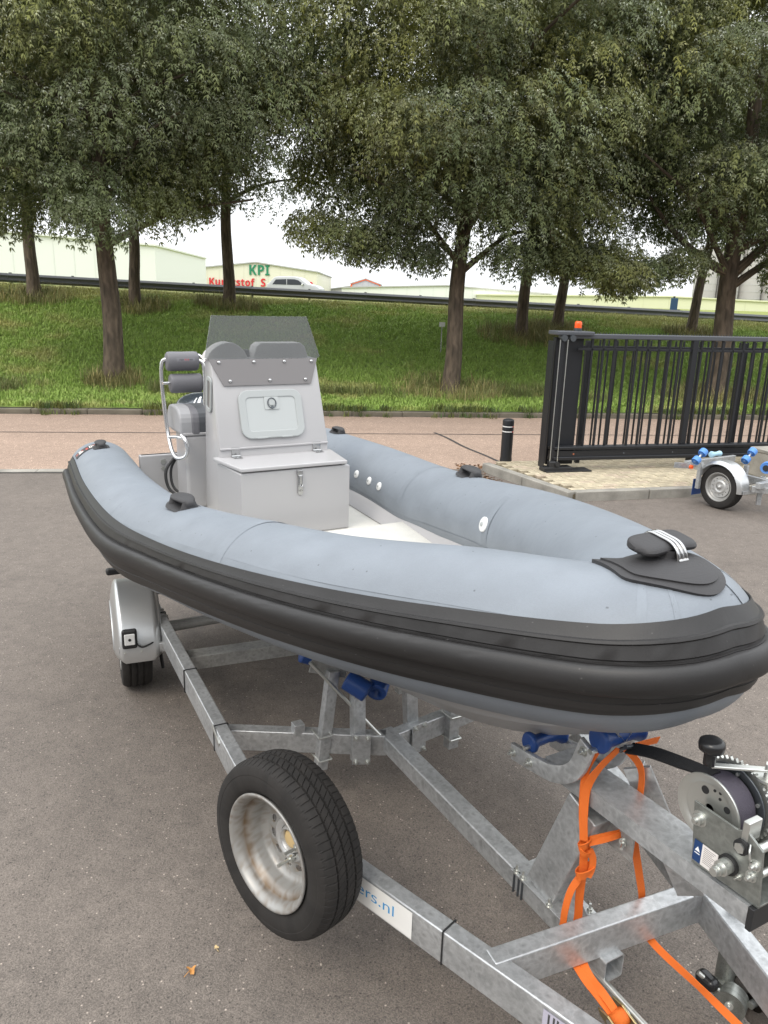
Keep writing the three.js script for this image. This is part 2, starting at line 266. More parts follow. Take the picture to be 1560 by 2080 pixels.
// ---------------------------------------------------------------- the rigid inflatable boat
const HEAD = 0.516, BASE = [-0.282, 0, -3.798];
const boat = thing('inflatable_boat', 'large grey rigid inflatable boat with black strake and console, resting on galvanized trailer', 'boat', BASE, HEAD);
const TU = [-1.725, -1.017, -0.338, 0.192, 0.730, 1.219, 1.668, 2.055, 2.133], TV = [0.815, 0.849, 0.827, 0.757, 0.667, 0.537, 0.330, 0.124, 0];
const TY = [1.129, 1.129, 1.126, 1.184, 1.257, 1.314, 1.364, 1.411, 1.444], TR = [0.210, 0.2185, 0.232, 0.220, 0.222, 0.225, 0.2375, 0.232, 0.226];
const PU = [0.629, 0.617, 0.609, 0.504, 0.477, 0.529, 0.56, 0.65, 0.752], PL = [-0.683, -0.684, -0.686, -0.672, -0.585, -0.497, -0.46, -0.417, -0.298];
const mir = (a, s = 1) => [...a.map(x => x), ...a.slice(0, -1).reverse().map(x => x * s)];
const CT = { u: mir(TU), v: mir(TV.map(x => -x), -1), y: mir(TY), r: mir(TR), pu: mir(PU), pl: mir(PL) };
function crSpline(a, t) { const m = a.length - 1, i = Math.max(0, Math.min(m - 1, Math.floor(t))), f = t - i, g = (k) => k < 0 ? 2 * a[0] - a[1] : k > m ? 2 * a[m] - a[m - 1] : a[k], p0 = g(i - 1), p1 = g(i), p2 = g(i + 1), p3 = g(i + 2); return 0.5 * (2 * p1 + (p2 - p0) * f + (2 * p0 - 5 * p1 + 4 * p2 - p3) * f * f + (3 * p1 - p0 - 3 * p2 + p3) * f * f * f); }
function tubeAt(t) {                                          // t 0 = starboard stern, 8 = bow, 16 = port stern
  const c = {}; for (const k in CT) c[k] = crSpline(CT[k], t);
  const e = 0.01, du = crSpline(CT.u, t + e) - crSpline(CT.u, t - e), dv = crSpline(CT.v, t + e) - crSpline(CT.v, t - e), l = Math.hypot(du, dv); c.ou = dv / l; c.ov = -du / l; c.tu = du / l; c.tv = dv / l; return c;
}
function tubeP(t, phi, off = 0) { const c = tubeAt(t), R = c.r + off; return V(c.v + R * Math.cos(phi) * c.ov, c.y + R * Math.sin(phi), c.u + R * Math.cos(phi) * c.ou); }
function tubeN(t, phi) { const c = tubeAt(t); return V(Math.cos(phi) * c.ov, Math.sin(phi), Math.cos(phi) * c.ou); }
function tubeTan(t) { const c = tubeAt(t); return V(c.tv, 0, c.tu); }
const CAP = 0.20;                                              // rounded stern ends of the tube
function tubeExt(q, phi, off) {                               // q in [-1, 17]; outside 0..16 the end caps
  if (q >= 0 && q <= 16) return tubeP(q, phi, off);
  const e = q < 0 ? 0 : 16, k = q < 0 ? -q : q - 16, c = tubeAt(e), sh = 0.10, f = Math.max(0, (k * (CAP + sh) - sh) / CAP), R = (c.r) * Math.sqrt(Math.max(0, 1 - f ** 2.4)) + off * (f < 0.999 ? 1 : 0), d = (q < 0 ? -1 : 1) * k * (CAP + sh);
  return V(c.v + R * Math.cos(phi) * c.ov + c.tv * d, c.y + R * Math.sin(phi), c.u + R * Math.cos(phi) * c.ou + c.tu * d);
}
const qs = []; for (let i = 0; i <= 16; i++) qs.push(-1 + i / 16); for (let i = 1; i <= 192; i++) qs.push(i / 12); for (let i = 1; i <= 16; i++) qs.push(16 + i / 16);
const qLen = []; { let L = 0, p = null; for (const q of qs) { const c = tubeExt(q, Math.PI / 2, 0); if (p) L += p.distanceTo(c); p = c; qLen.push(L); } }
const wr = (q, phi) => 0.0035 * (vnoise(q * 1.3 + 11, phi * 1.1 + 5) - 0.5) + 0.0022 * (vnoise(q * 4.2, phi * 1.7 + 8 + q) - 0.5) * Math.max(0, Math.sin(phi * 1.3));
part(boat, 'tube', gridSurface(qs.length - 1, 56, (a, b) => { const q = qs[Math.round(a * (qs.length - 1))], phi = -b * Math.PI * 2 + 0.6; return tubeExt(q, phi, wr(q, phi) + 0.0); }, true, (a, b) => [qLen[Math.round(a * (qs.length - 1))], b * 1.45]), M.hyp);
// the strake: flat bands, a raised line, a groove and a fat half-round bead
const strakeProf = [[1, 0.001], [0.995, 0.0055], [0.80, 0.0055], [0.74, 0.007], [0.712, 0.0150], [0.665, 0.0155], [0.645, 0.0085], [0.42, 0.0085], [0.395, 0.0035], [0.365, 0.0035], [0.352, 0.011]];
for (let i = 0; i <= 12; i++) { const a = i / 12 * Math.PI; strakeProf.push([0.04 + 0.30 * Math.cos(a), 0.010 + 0.025 * Math.pow(Math.sin(a), 0.8)]); }
strakeProf.push([-0.32, 0.009], [-0.36, 0.0065], [-0.56, 0.0065], [-0.565, 0.0085], [-0.80, 0.0085], [-0.805, 0.006], [-0.985, 0.006], [-1, 0.001]);
function strakeG(pr, q0 = -0.42, q1 = 16.42) {
  const Q = [q0, -0.3, -0.2, -0.1]; for (let i = 0; i <= 192; i++) Q.push(i / 12); Q.push(16.1, 16.2, 16.3, q1);
  return gridSurface(Q.length - 1, pr.length - 1, (a, b) => { const q = Q[Math.round(a * (Q.length - 1))], [k, o] = pr[Math.round(b * (pr.length - 1))], c = tubeAt(Math.max(0, Math.min(16, q))); const e = a < 0.001 || a > 0.999 ? 0 : 1; return tubeExt(q, k > 0 ? k * c.pu : -k * c.pl, (k > 0.36 || k < -0.3 ? o : o) * e + 0.0008 * (vnoise(q * 3, k * 3) - 0.5)); }, false, (a, b) => { const q = Q[Math.round(a * (Q.length - 1))]; return [(q + 1) * 0.45, pr[Math.round(b * (pr.length - 1))][0] * 0.2]; });
}
part(boat, 'rubbing_strake', toCreasedNormals(strakeG(strakeProf), 0.75), M.strake);
// overlapping seams of the fabric
function seamBand(t, w, p0, p1, off = 0.0009) { return gridSurface(2, 30, (a, b) => tubeP(t + (a - 0.5) * w, p0 + (p1 - p0) * b, a === 0.5 ? off : off * 0.9), false, (a, b) => [a * 0.1 + t, b]); }
for (const [t, w] of [[7.28, 0.075], [7.52, 0.04], [8.42, 0.05], [8.86, 0.06], [4.1, 0.12], [1.95, 0.10], [11.9, 0.12], [13.9, 0.10]]) part(boat, 'seam', seamBand(t, w, t < 8 ? crSpline(PU, Math.min(8, t)) : crSpline(CT.pu, t), 3.6), M.hyp);
part(boat, 'lower_seam_tape', gridSurface(150, 2, (a, b) => tubeP(0.1 + a * 15.8, Math.PI + 0.18 + b * 0.34, 0.002), false, (a, b) => [a * 9, b * 0.1]), M.hyp);
// rigid hull under the tube: V bottom with chine, keel rising into the stem
const KU = [-1.72, -1.0, 0.0, 0.7, 1.115, 1.439, 1.704, 1.88, 2.0], KY = [0.50, 0.50, 0.52, 0.60, 0.69, 0.79, 0.90, 1.0, 1.09];
const interp = (X, Y, x) => { let i = 0; while (i < X.length - 2 && x > X[i + 1]) i++; const f = Math.max(0, Math.min(1, (x - X[i]) / (X[i + 1] - X[i]))); return Y[i] + (Y[i + 1] - Y[i]) * f; };
const smooth = (X, Y, x) => (interp(X, Y, x - 0.12) + 2 * interp(X, Y, x) + interp(X, Y, x + 0.12)) / 4;
const hw = (u) => interp(TU, TV, u), ty = (u) => interp(TU, TY, u), tr = (u) => interp(TU, TR, u);
{
  const sec = (u, k) => {                                      // k from -1 (starboard sheer) to 1
    const w = Math.max(0.004, hw(u) - 0.03), ky = smooth(KU, KY, u), top = ty(u) - tr(u) * 0.86, ch = Math.max(ky + 0.02, top - 0.04 - 0.02 * Math.max(0, 1 - u)), a = Math.abs(k), s = Math.sign(k);
    if (a < 0.72) { const f = a / 0.72; const strake = 0.012 * (sst(0.33, 0.36, f) - sst(0.36, 0.42, f)) - 0.012 * (sst(0.64, 0.67, f) - sst(0.67, 0.73, f)) * -1; return V(s * w * 0.90 * f, ky + (ch - ky) * Math.pow(f, 1.06) - strake, u); }
    const f = (a - 0.72) / 0.28; return V(s * w * (0.90 + 0.10 * f), ch + (Math.max(top, ch) - ch) * f, u);
  };
  part(boat, 'hull', toCreasedNormals(gridSurface(60, 80, (a, b) => sec(-1.72 + a * 3.78, b * 2 - 1), false, (a, b) => [a * 3.7, b * 2]), 0.35), M.gelHull);
}
// inside: sole, liner, raised foredeck, transom
const SOLE = 0.985;
{
  const pts = []; for (let i = 0; i <= 20; i++) { const u = -1.70 + i * 0.12; pts.push([-(hw(u) - tr(u) * 0.8), u]); } for (let i = 20; i >= 0; i--) { const u = -1.70 + i * 0.12; pts.push([(hw(u) - tr(u) * 0.8), u]); }
  const g = extrude(pts.map(([x, z]) => [x, -z]), 0.03); g.rotateX(-Math.PI / 2); g.translate(0, SOLE - 0.03, 0); part(boat, 'sole', uvm(g), M.deck);
  for (const s of [-1, 1]) part(boat, 'inner_liner', gridSurface(40, 6, (a, b) => { const u = -1.70 + a * 2.3; return V(s * (hw(u) - tr(u) * (0.80 + 0.20 * (1 - b) * 0.6) - 0.06 * (1 - b)), SOLE + 0.005 + b * (ty(u) - 0.02 - SOLE), u); }), M.gel);
  const fd = []; for (let i = 0; i <= 14; i++) { const u = -0.245 + i * 0.118; fd.push([-Math.max(0.03, hw(u) - tr(u) * 0.86), u]); } for (let i = 14; i >= 0; i--) { const u = -0.245 + i * 0.118; fd.push([Math.max(0.03, hw(u) - tr(u) * 0.86), u]); }
  const fg = extrude(fd.map(([x, z]) => [x, -z]), 0.06, [], 0.006); fg.rotateX(-Math.PI / 2); fg.translate(0, 0.992, 0);
  const fdm = part(boat, 'foredeck', uvm(fg), M.deck);
  part(fdm, 'hatch_lid', box(0.66, 0.012, 0.62, -0.03, 1.066, 0.12, 0.004), M.deck);
  part(boat, 'transom', [box(1.16, 0.30, 0.05, 0, 1.10, -1.74, 0.012), box(0.30, 0.12, 0.05, -0.43, 1.19, -1.742, 0.01)], M.gel);
  part(boat, 'drain_fitting', [cyl([-0.43, 1.20, -1.716], [-0.43, 1.20, -1.708], 0.018), cyl([-0.43, 1.155, -1.716], [-0.43, 1.155, -1.708], 0.014)], M.zinc);
  part(boat, 'control_cable', [tube([[-0.36, 1.26, -1.62], [-0.44, 1.16, -1.60], [-0.43, 1.04, -1.55], [-0.33, 0.995, -1.45]], 0.010), tube([[-0.34, 1.26, -1.64], [-0.40, 1.17, -1.62], [-0.40, 1.05, -1.57], [-0.32, 0.995, -1.47]], 0.009)], M.black);
}
// centre console
{
  const slope = (y) => -0.77 - (y - 1.455) * 0.335, top = 1.945;
  const W = (y) => y < 1.455 ? 0.335 : 0.342 - (y - 1.455) * 0.03;
  const body = (s) => [[-0.77, SOLE], [-0.77, 1.455], [slope(top), top], [-1.06, top + 0.005], [-1.10, SOLE]];
  const q = (x, y, z) => V(x, y, z), prof = body(1);
  const cen = 0.012, R0 = 0.014, g = extrude(body(1).map(([u, y]) => [u, y]), 2 * (0.34 - R0), [], R0);   // side outline, bevelled all round, then tapered
  g.translate(0, 0, -(0.34 - R0)); g.rotateY(-Math.PI / 2);
  { const p = g.attributes.position, uc = -0.93, yc = 1.46; for (let k = 0; k < p.count; k++) { const x = p.getX(k), y = p.getY(k), z = p.getZ(k); p.setXYZ(k, cen + x * W(y) / 0.34, y > yc ? y - R0 * (y - yc) / 0.49 : y, z + R0 * (z > uc ? -1 : 1) * Math.min(1, Math.abs(z - uc) / 0.05)); } }
  g.computeVertexNormals();
  const con = part(boat, 'console', [toCreasedNormals(uvm(g), 0.6), bar([cen - 0.338, 1.45, -0.768], [cen + 0.338, 1.45, -0.768], 0.012, 0.012, 0.004)], M.gel);
  // locker box in front with chamfered back corners and an overhanging lid
  const lp = (o, b) => [[-0.345 - o, -0.772], [-0.345 - o, -0.80], [0.365 + o, -0.80], [0.365 + o, -0.772], [0.318 + o, -0.475 + b], [-0.298 - o, -0.475 + b]];
  const slab = (pts, y0, h, bev) => { const k = extrude(pts.map(([x, z]) => [x, -z]), h - 2 * bev, [], bev); k.rotateX(-Math.PI / 2); k.translate(0, y0 + bev, 0); return uvm(k); };
  part(con, 'locker_box', slab([[-0.325, -0.785], [0.35, -0.785], [0.342, -0.481], [-0.297, -0.481]], SOLE, 1.372 - SOLE, 0.010), M.gel);
  part(con, 'seal_strip', slab(lp(-0.012, -0.008), 1.371, 0.010, 0.001), M.blackGloss);
  part(con, 'lid', slab(lp(0.006, 0.012), 1.380, 0.022, 0.006), M.gel);
  for (const x of [-0.235, 0.275]) part(con, 'hinge', [box(0.05, 0.003, 0.05, x, 1.4045, -0.735), box(0.05, 0.055, 0.004, x, 1.43, -0.767), cyl([x - 0.027, 1.407, -0.762], [x + 0.027, 1.407, -0.762], 0.007), bolt([x - 0.013, 1.406, -0.722], [0, 1, 0], 0.005, 0.004), bolt([x + 0.013, 1.406, -0.722], [0, 1, 0], 0.005, 0.004)], M.brassy || M.chrome);
  part(con, 'latch', [box(0.034, 0.028, 0.012, 0.035, 1.352, -0.464, 0.003), box(0.028, 0.07, 0.009, 0.038, 1.305, -0.462, 0.004), box(0.020, 0.05, 0.014, 0.038, 1.312, -0.458, 0.004), box(0.032, 0.036, 0.006, 0.04, 1.258, -0.465, 0.003), cyl([0.04, 1.238, -0.468], [0.04, 1.238, -0.462], 0.016), tube([[0.029, 1.285, -0.455], [0.04, 1.272, -0.448], [0.051, 1.285, -0.455]], 0.003, 10, 6)], M.chrome);
  // inspection hatch on the sloping face: local frame on that face
  const ang = Math.atan2(0.335, 1), onFace = (geo, x, y, off) => { geo.rotateX(-ang); geo.translate(x, y, slope(y) + off); return geo; };
  const ring = extrude(roundPoly(0.385, 0.275, 0.055, 8), 0.010, [roundPoly(0.315, 0.205, 0.03, 8)], 0.005);
  part(con, 'hatch_frame', onFace(uvm(ring), 0.008, 1.632, 0.006), M.hatchRim);
  const hd = part(con, 'hatch_door', onFace(uvm(extrude(roundPoly(0.309, 0.199, 0.028, 8), 0.008, [], 0.003)), 0.008, 1.632, 0.005), M.hatch);
  const lat = [extrude(roundPoly(0.088, 0.072, 0.006, 3), 0.003, [], 0.001)]; lat[0].translate(0, 0, 0.013);
  part(con, 'hatch_latch_plate', onFace(uvm(lat[0]), 0.012, 1.69, 0.004), M.hatch);
  const lr = extrude(circle(0, 0, 0.028, 0.032, 24), 0.006, [circle(0, 0, 0.0235, 0.0275, 24)]); lr.translate(0, 0, 0.0165);
  part(con, 'latch_ring', onFace(lr, 0.012, 1.69, 0.004), M.zincDark);
  part(con, 'latch_handle', onFace(uvm(move(extrude(roundPoly(0.034, 0.03, 0.008, 4), 0.004, [], 0.001), 0, 0.002, 0.0165)), 0.012, 1.69, 0.004), M.hatchRim);
  part(con, 'latch_key', onFace(cyl([0, -0.026, 0.016], [0, -0.026, 0.024], 0.009), 0.012, 1.69, 0.004), M.zincDark);
  for (const x of [-0.07, 0.085]) part(con, 'hatch_hinge', onFace(box(0.07, 0.012, 0.012, 0, 0, 0.012, 0.004), x, 1.50, 0.004), M.hatchRim);
  // windscreen: smoked acrylic with its opaque bolted foot
  const pl = (x, y, off = 0) => { const g0 = slope(y) + off; return V(x, y, y > top ? slope(top) + off - (y - top) * 0.30 : g0); };
  const sheetPoly = (pts, th, off) => { const a = pts.map(([x, y]) => pl(x, y, off)), b = pts.map(([x, y]) => pl(x, y, off + th)), P2 = []; const tri = (x, y, z) => P2.push(x.x, x.y, x.z, y.x, y.y, y.z, z.x, z.y, z.z); for (let i = 1; i < pts.length - 1; i++) { tri(a[0], a[i + 1], a[i]); tri(b[0], b[i], b[i + 1]); } for (let i = 0; i < pts.length; i++) { const j = (i + 1) % pts.length; tri(a[i], a[j], b[j]); tri(a[i], b[j], b[i]); } const k = new THREE.BufferGeometry(); k.setAttribute('position', new THREE.Float32BufferAttribute(P2, 3)); k.computeVertexNormals(); return uvm(k); };
  const foot = [[-0.262, 1.798], [0.282, 1.798], [0.342, 1.944], [-0.333, 1.944]];
  part(con, 'windscreen_foot', sheetPoly(foot, 0.007, 0.010), M.acryl);
  part(con, 'windscreen', sheetPoly([[-0.333, 1.9445], [0.342, 1.9445], [0.362, 1.955], [0.305, 2.186], [-0.287, 2.186], [-0.352, 1.955]], 0.006, 0.010), M.screen);
  for (const [x, y] of [[-0.275, 1.926], [-0.065, 1.926], [0.125, 1.926], [0.30, 1.926], [-0.222, 1.822], [0.02, 1.822], [0.247, 1.822]]) part(con, 'bolt', along(pl(x, y, 0.015), pl(x, y, 0.015).add(V(0, 0.02, 0.06)), [[0, 0.012], [0.007, 0.011], [0.0105, 0.006], [0.0115, 0], [0, -0.002]], 14), M.chrome);
  // instrument pods behind the screen
  const pod = (x0, x1, h, rl, rr2) => { const n = 14, pts = [[x0, 0]]; for (let i = 0; i <= n; i++) { const f = i / n, x = x0 + (x1 - x0) * f; pts.push([x, h * Math.min(1, Math.pow(Math.sin(Math.min(1, f / rl) * Math.PI / 2), 0.7)) * Math.min(1, Math.pow(Math.sin(Math.min(1, (1 - f) / rr2) * Math.PI / 2), 0.7))]); } pts.push([x1, 0]); const k = extrude(pts, 0.10, [], 0.006); k.translate(0, 1.945, -1.07); return uvm(k); };
  part(con, 'instrument_pod', pod(-0.325, -0.085, 0.085, 0.55, 0.45), M.pod); part(con, 'instrument_pod', pod(-0.045, 0.30, 0.082, 0.14, 0.14), M.pod);
  part(con, 'switch_panel', box(0.03, 0.05, 0.04, -0.065, 1.965, -1.04, 0.006), M.black);
  // moulded grab opening in the starboard side
  const op = extrude(roundPoly(0.085, 0.20, 0.025, 5), 0.004, [roundPoly(0.055, 0.165, 0.015, 5)], 0.003); op.rotateY(-Math.PI / 2); op.rotateX(0.14);
  op.translate(-0.3225, 1.742, -0.955); part(con, 'grab_rim', op, M.hatchRim);
  const od = extrude(roundPoly(0.057, 0.166, 0.015, 5), 0.002); od.rotateY(-Math.PI / 2); od.rotateX(0.14); od.translate(-0.3235, 1.742, -0.955); part(con, 'grab_recess', od, M.acryl);
}
// helm seat and backrest
{
  const st = part(boat, 'helm_seat', [box(0.50, 1.452 - SOLE, 0.25, -0.145, (SOLE + 1.452) / 2, -1.365, 0.02)], M.gel);
  part(st, 'seat_rim', box(0.53, 0.022, 0.28, -0.150, 1.462, -1.375, 0.008), M.gel);
  const arch = (w) => { const pts = [[-w / 2, 0]]; for (let i = 0; i <= 14; i++) { const a = Math.PI - i / 14 * Math.PI; pts.push([w / 2 * Math.sign(Math.cos(a)) * Math.pow(Math.abs(Math.cos(a)), 0.6), 0.02 + 0.118 * Math.pow(Math.sin(a), 0.75)]); } pts.push([w / 2, 0]); return pts; };
  const mk = (w, d, u0, m, n) => { const g = extrude(arch(w), d, [], 0.012); g.rotateY(Math.PI / 2); g.translate(u0, 1.475, -1.40); part(st, n, uvm(g), m); };
  mk(0.30, 0.06, -0.415, M.vinylLight, 'cushion_end'); mk(0.31, 0.03, -0.345, M.vinyl, 'cushion_piping'); mk(0.30, 0.44, -0.305, M.vinylDark, 'cushion');
  const br = part(boat, 'backrest_frame', [tube([[-0.435, 1.905, -1.41], [-0.462, 1.90, -1.43], [-0.474, 1.865, -1.44], [-0.474, 1.61, -1.42], [-0.464, 1.42, -1.38], [-0.462, 1.345, -1.31], [-0.452, 1.318, -1.235], [-0.415, 1.335, -1.19], [-0.402, 1.385, -1.185], [-0.412, 1.44, -1.20], [-0.420, 1.46, -1.24]], 0.0125, 70, 10), tube([[-0.464, 1.425, -1.38], [-0.44, 1.44, -1.30], [-0.412, 1.442, -1.205]], 0.010, 12, 8), cyl([-0.49, 1.765, -1.365], [-0.44, 1.765, -1.38], 0.009), tube([[-0.26, 1.90, -1.39], [-0.235, 1.885, -1.38], [-0.228, 1.84, -1.37], [-0.235, 1.62, -1.35], [-0.245, 1.45, -1.36]], 0.0125, 40, 10), tube([[-0.27, 1.935, -1.43], [-0.235, 1.92, -1.41], [-0.215, 1.89, -1.38]], 0.011, 14, 8)], M.railWhite);
  const bol = (y, u, x0, x1, r, tilt) => { const g = latheX([[0, x0], [r * 0.8, x0 + 0.001], [r * 0.97, x0 + 0.010], [r, x0 + 0.03], [r * 0.985, (x0 + x1) / 2], [r, x1 - 0.03], [r * 0.97, x1 - 0.010], [r * 0.8, x1 - 0.001], [0, x1]], 32); g.scale(1, 1.0, 0.8); g.rotateZ(tilt); g.translate(0, y, u); return g; };
  part(br, 'bolster', bol(1.893, -1.405, -0.455, -0.255, 0.060, 0), M.vinyl); part(br, 'bolster', bol(1.758, -1.40, -0.44, -0.235, 0.060, 0), M.vinyl);
}
// flat print: small canvas textures
function printMat(w, h, draw, rough = 0.5) { const c = document.createElement('canvas'); c.width = w; c.height = h; const x = c.getContext('2d'); draw(x, w, h); const t = new THREE.CanvasTexture(c); t.colorSpace = THREE.SRGBColorSpace; t.wrapS = t.wrapT = THREE.ClampToEdgeWrapping; return std({ map: t, roughness: rough }); }
// brand strip on the upper bolster, wrapped on its cylinder
{
  const m = printMat(256, 48, (x, w, h) => { x.fillStyle = '#77767b'; x.fillRect(0, 0, w, h); x.font = 'italic bold 30px sans-serif'; x.textAlign = 'center'; x.textBaseline = 'middle'; x.fillStyle = '#2e2c30'; x.fillText('FOX', 66, 25); x.fillText('NO', 196, 25); x.fillStyle = '#b8202a'; x.fillText('TE', 120, 25); x.fillText('R', 158, 25); }, 0.5);
  const g = gridSurface(10, 8, (a, b) => { const x = -0.40 + a * 0.115, th = 0.05 + b * 0.36, r = 0.0603; return V(x, 1.893 + r * Math.sin(th), -1.405 + 0.8 * r * Math.cos(th)); }, false, (a, b) => [a, b]);
  part(boat, 'bolster_print', g, m);
}
// outboard motor
{
  const mo = part(boat, 'outboard_motor', [box(0.20, 0.65, 0.22, -0.02, 0.98, -2.06, 0.05), box(0.30, 0.10, 0.34, -0.02, 1.33, -2.06, 0.04), cyl([-0.02, 0.80, -2.06], [-0.02, 0.42, -2.10], 0.06, 0.05, 16)], M.cowl);
  const prof = (h) => { const f = h; return Math.pow(Math.max(0, 1 - Math.pow(Math.max(0, (f - 0.35) / 0.65), 2.6)), 0.55); };
  part(mo, 'cowling', gridSurface(18, 40, (a, b) => { const f = a, k = Math.max(0.001, prof(f)) * (0.93 + 0.07 * Math.min(1, f * 4)), th = b * 2 * Math.PI, c = Math.cos(th), s = Math.sin(th), e = 0.72; return V(-0.02 + 0.205 * k * Math.sign(c) * Math.pow(Math.abs(c), e), 1.365 + 0.245 * f, -2.06 + 0.31 * k * Math.sign(s) * Math.pow(Math.abs(s), e)); }), M.cowl);
  const st = (th0, th1, a0, a1) => gridSurface(10, 6, (a, b) => { const f = a0 + (a1 - a0) * a, k = Math.max(0.001, prof(f)) * (0.93 + 0.07 * Math.min(1, f * 4)) + 0.008, th = th0 + (th1 - th0) * b + a * 0.15, c = Math.cos(th), s = Math.sin(th), e = 0.72; return V(-0.02 + 0.205 * k * Math.sign(c) * Math.pow(Math.abs(c), e), 1.367 + 0.247 * f, -2.06 + 0.31 * k * Math.sign(s) * Math.pow(Math.abs(s), e)); });
  part(mo, 'white_stripe', [st(2.05, 2.20, 0.55, 0.93), st(2.32, 2.40, 0.50, 0.90), st(1.75, 1.86, 0.6, 0.95)], M.white);
}
// moulded rubber lifting handles on the tube tops
function liftHandle(t, phi, sc, lab) {
  const p = tubeP(t, phi, 0.001), n = tubeN(t, phi), tg = tubeTan(t), x = n.clone().cross(tg), m = new THREE.Matrix4().makeBasis(x, n, tg).setPosition(p);
  const patch = gridSurface(8, 8, (a, b) => { const A = (a - 0.5) * 2, B = (b - 0.5) * 2, k = 1 / Math.max(1, 0.9 * Math.hypot(A, B)); return V(A * k * 0.085, 0.008 - (A * k * 0.085) ** 2 * 2.2, B * k * 0.125); });
  const grip = gridSurface(24, 18, (a, b) => { const f = a * Math.PI, z = -0.105 * Math.cos(f), hgt = 0.012 + 0.040 * Math.pow(Math.sin(f), 0.55), th = b * 2 * Math.PI, w = 0.028 + 0.032 * Math.sin(f) ** 2, tk = 0.015 + 0.004 * Math.sin(f); return V(w * Math.cos(th), hgt + tk * Math.sin(th), z * (1 + 0.12 * Math.sin(th) * Math.abs(Math.cos(f)))); });
  const lug = (s) => gridSurface(6, 14, (a, b) => { const th = b * 2 * Math.PI, k = 1 - 0.35 * a; return V(0.055 * k * Math.cos(th), 0.002 + a * 0.05, s * 0.085 + 0.032 * k * Math.sin(th)); });
  const o = part(boat, 'lifting_handle', [grip, lug(-1), lug(1)].map(g => g.scale(sc, sc, sc)), M.handle, lab); o.applyMatrix4(m);
  part(o, 'handle_patch', patch.scale(sc, sc, sc), M.handle);
}
const tOf = (u, side) => { let lo = 0, hi = 7; for (let i = 0; i < 40; i++) { const m = (lo + hi) / 2; if (crSpline(CT.u, m) < u) lo = m; else hi = m; } return side < 0 ? lo : 16 - lo; };
for (const [u, s] of [[-1.655, -1], [0.13, -1], [-1.62, 1], [0.13, 1]]) liftHandle(tOf(u, s), Math.PI / 2 - 0.06, u < -1 ? 0.60 : 0.76);
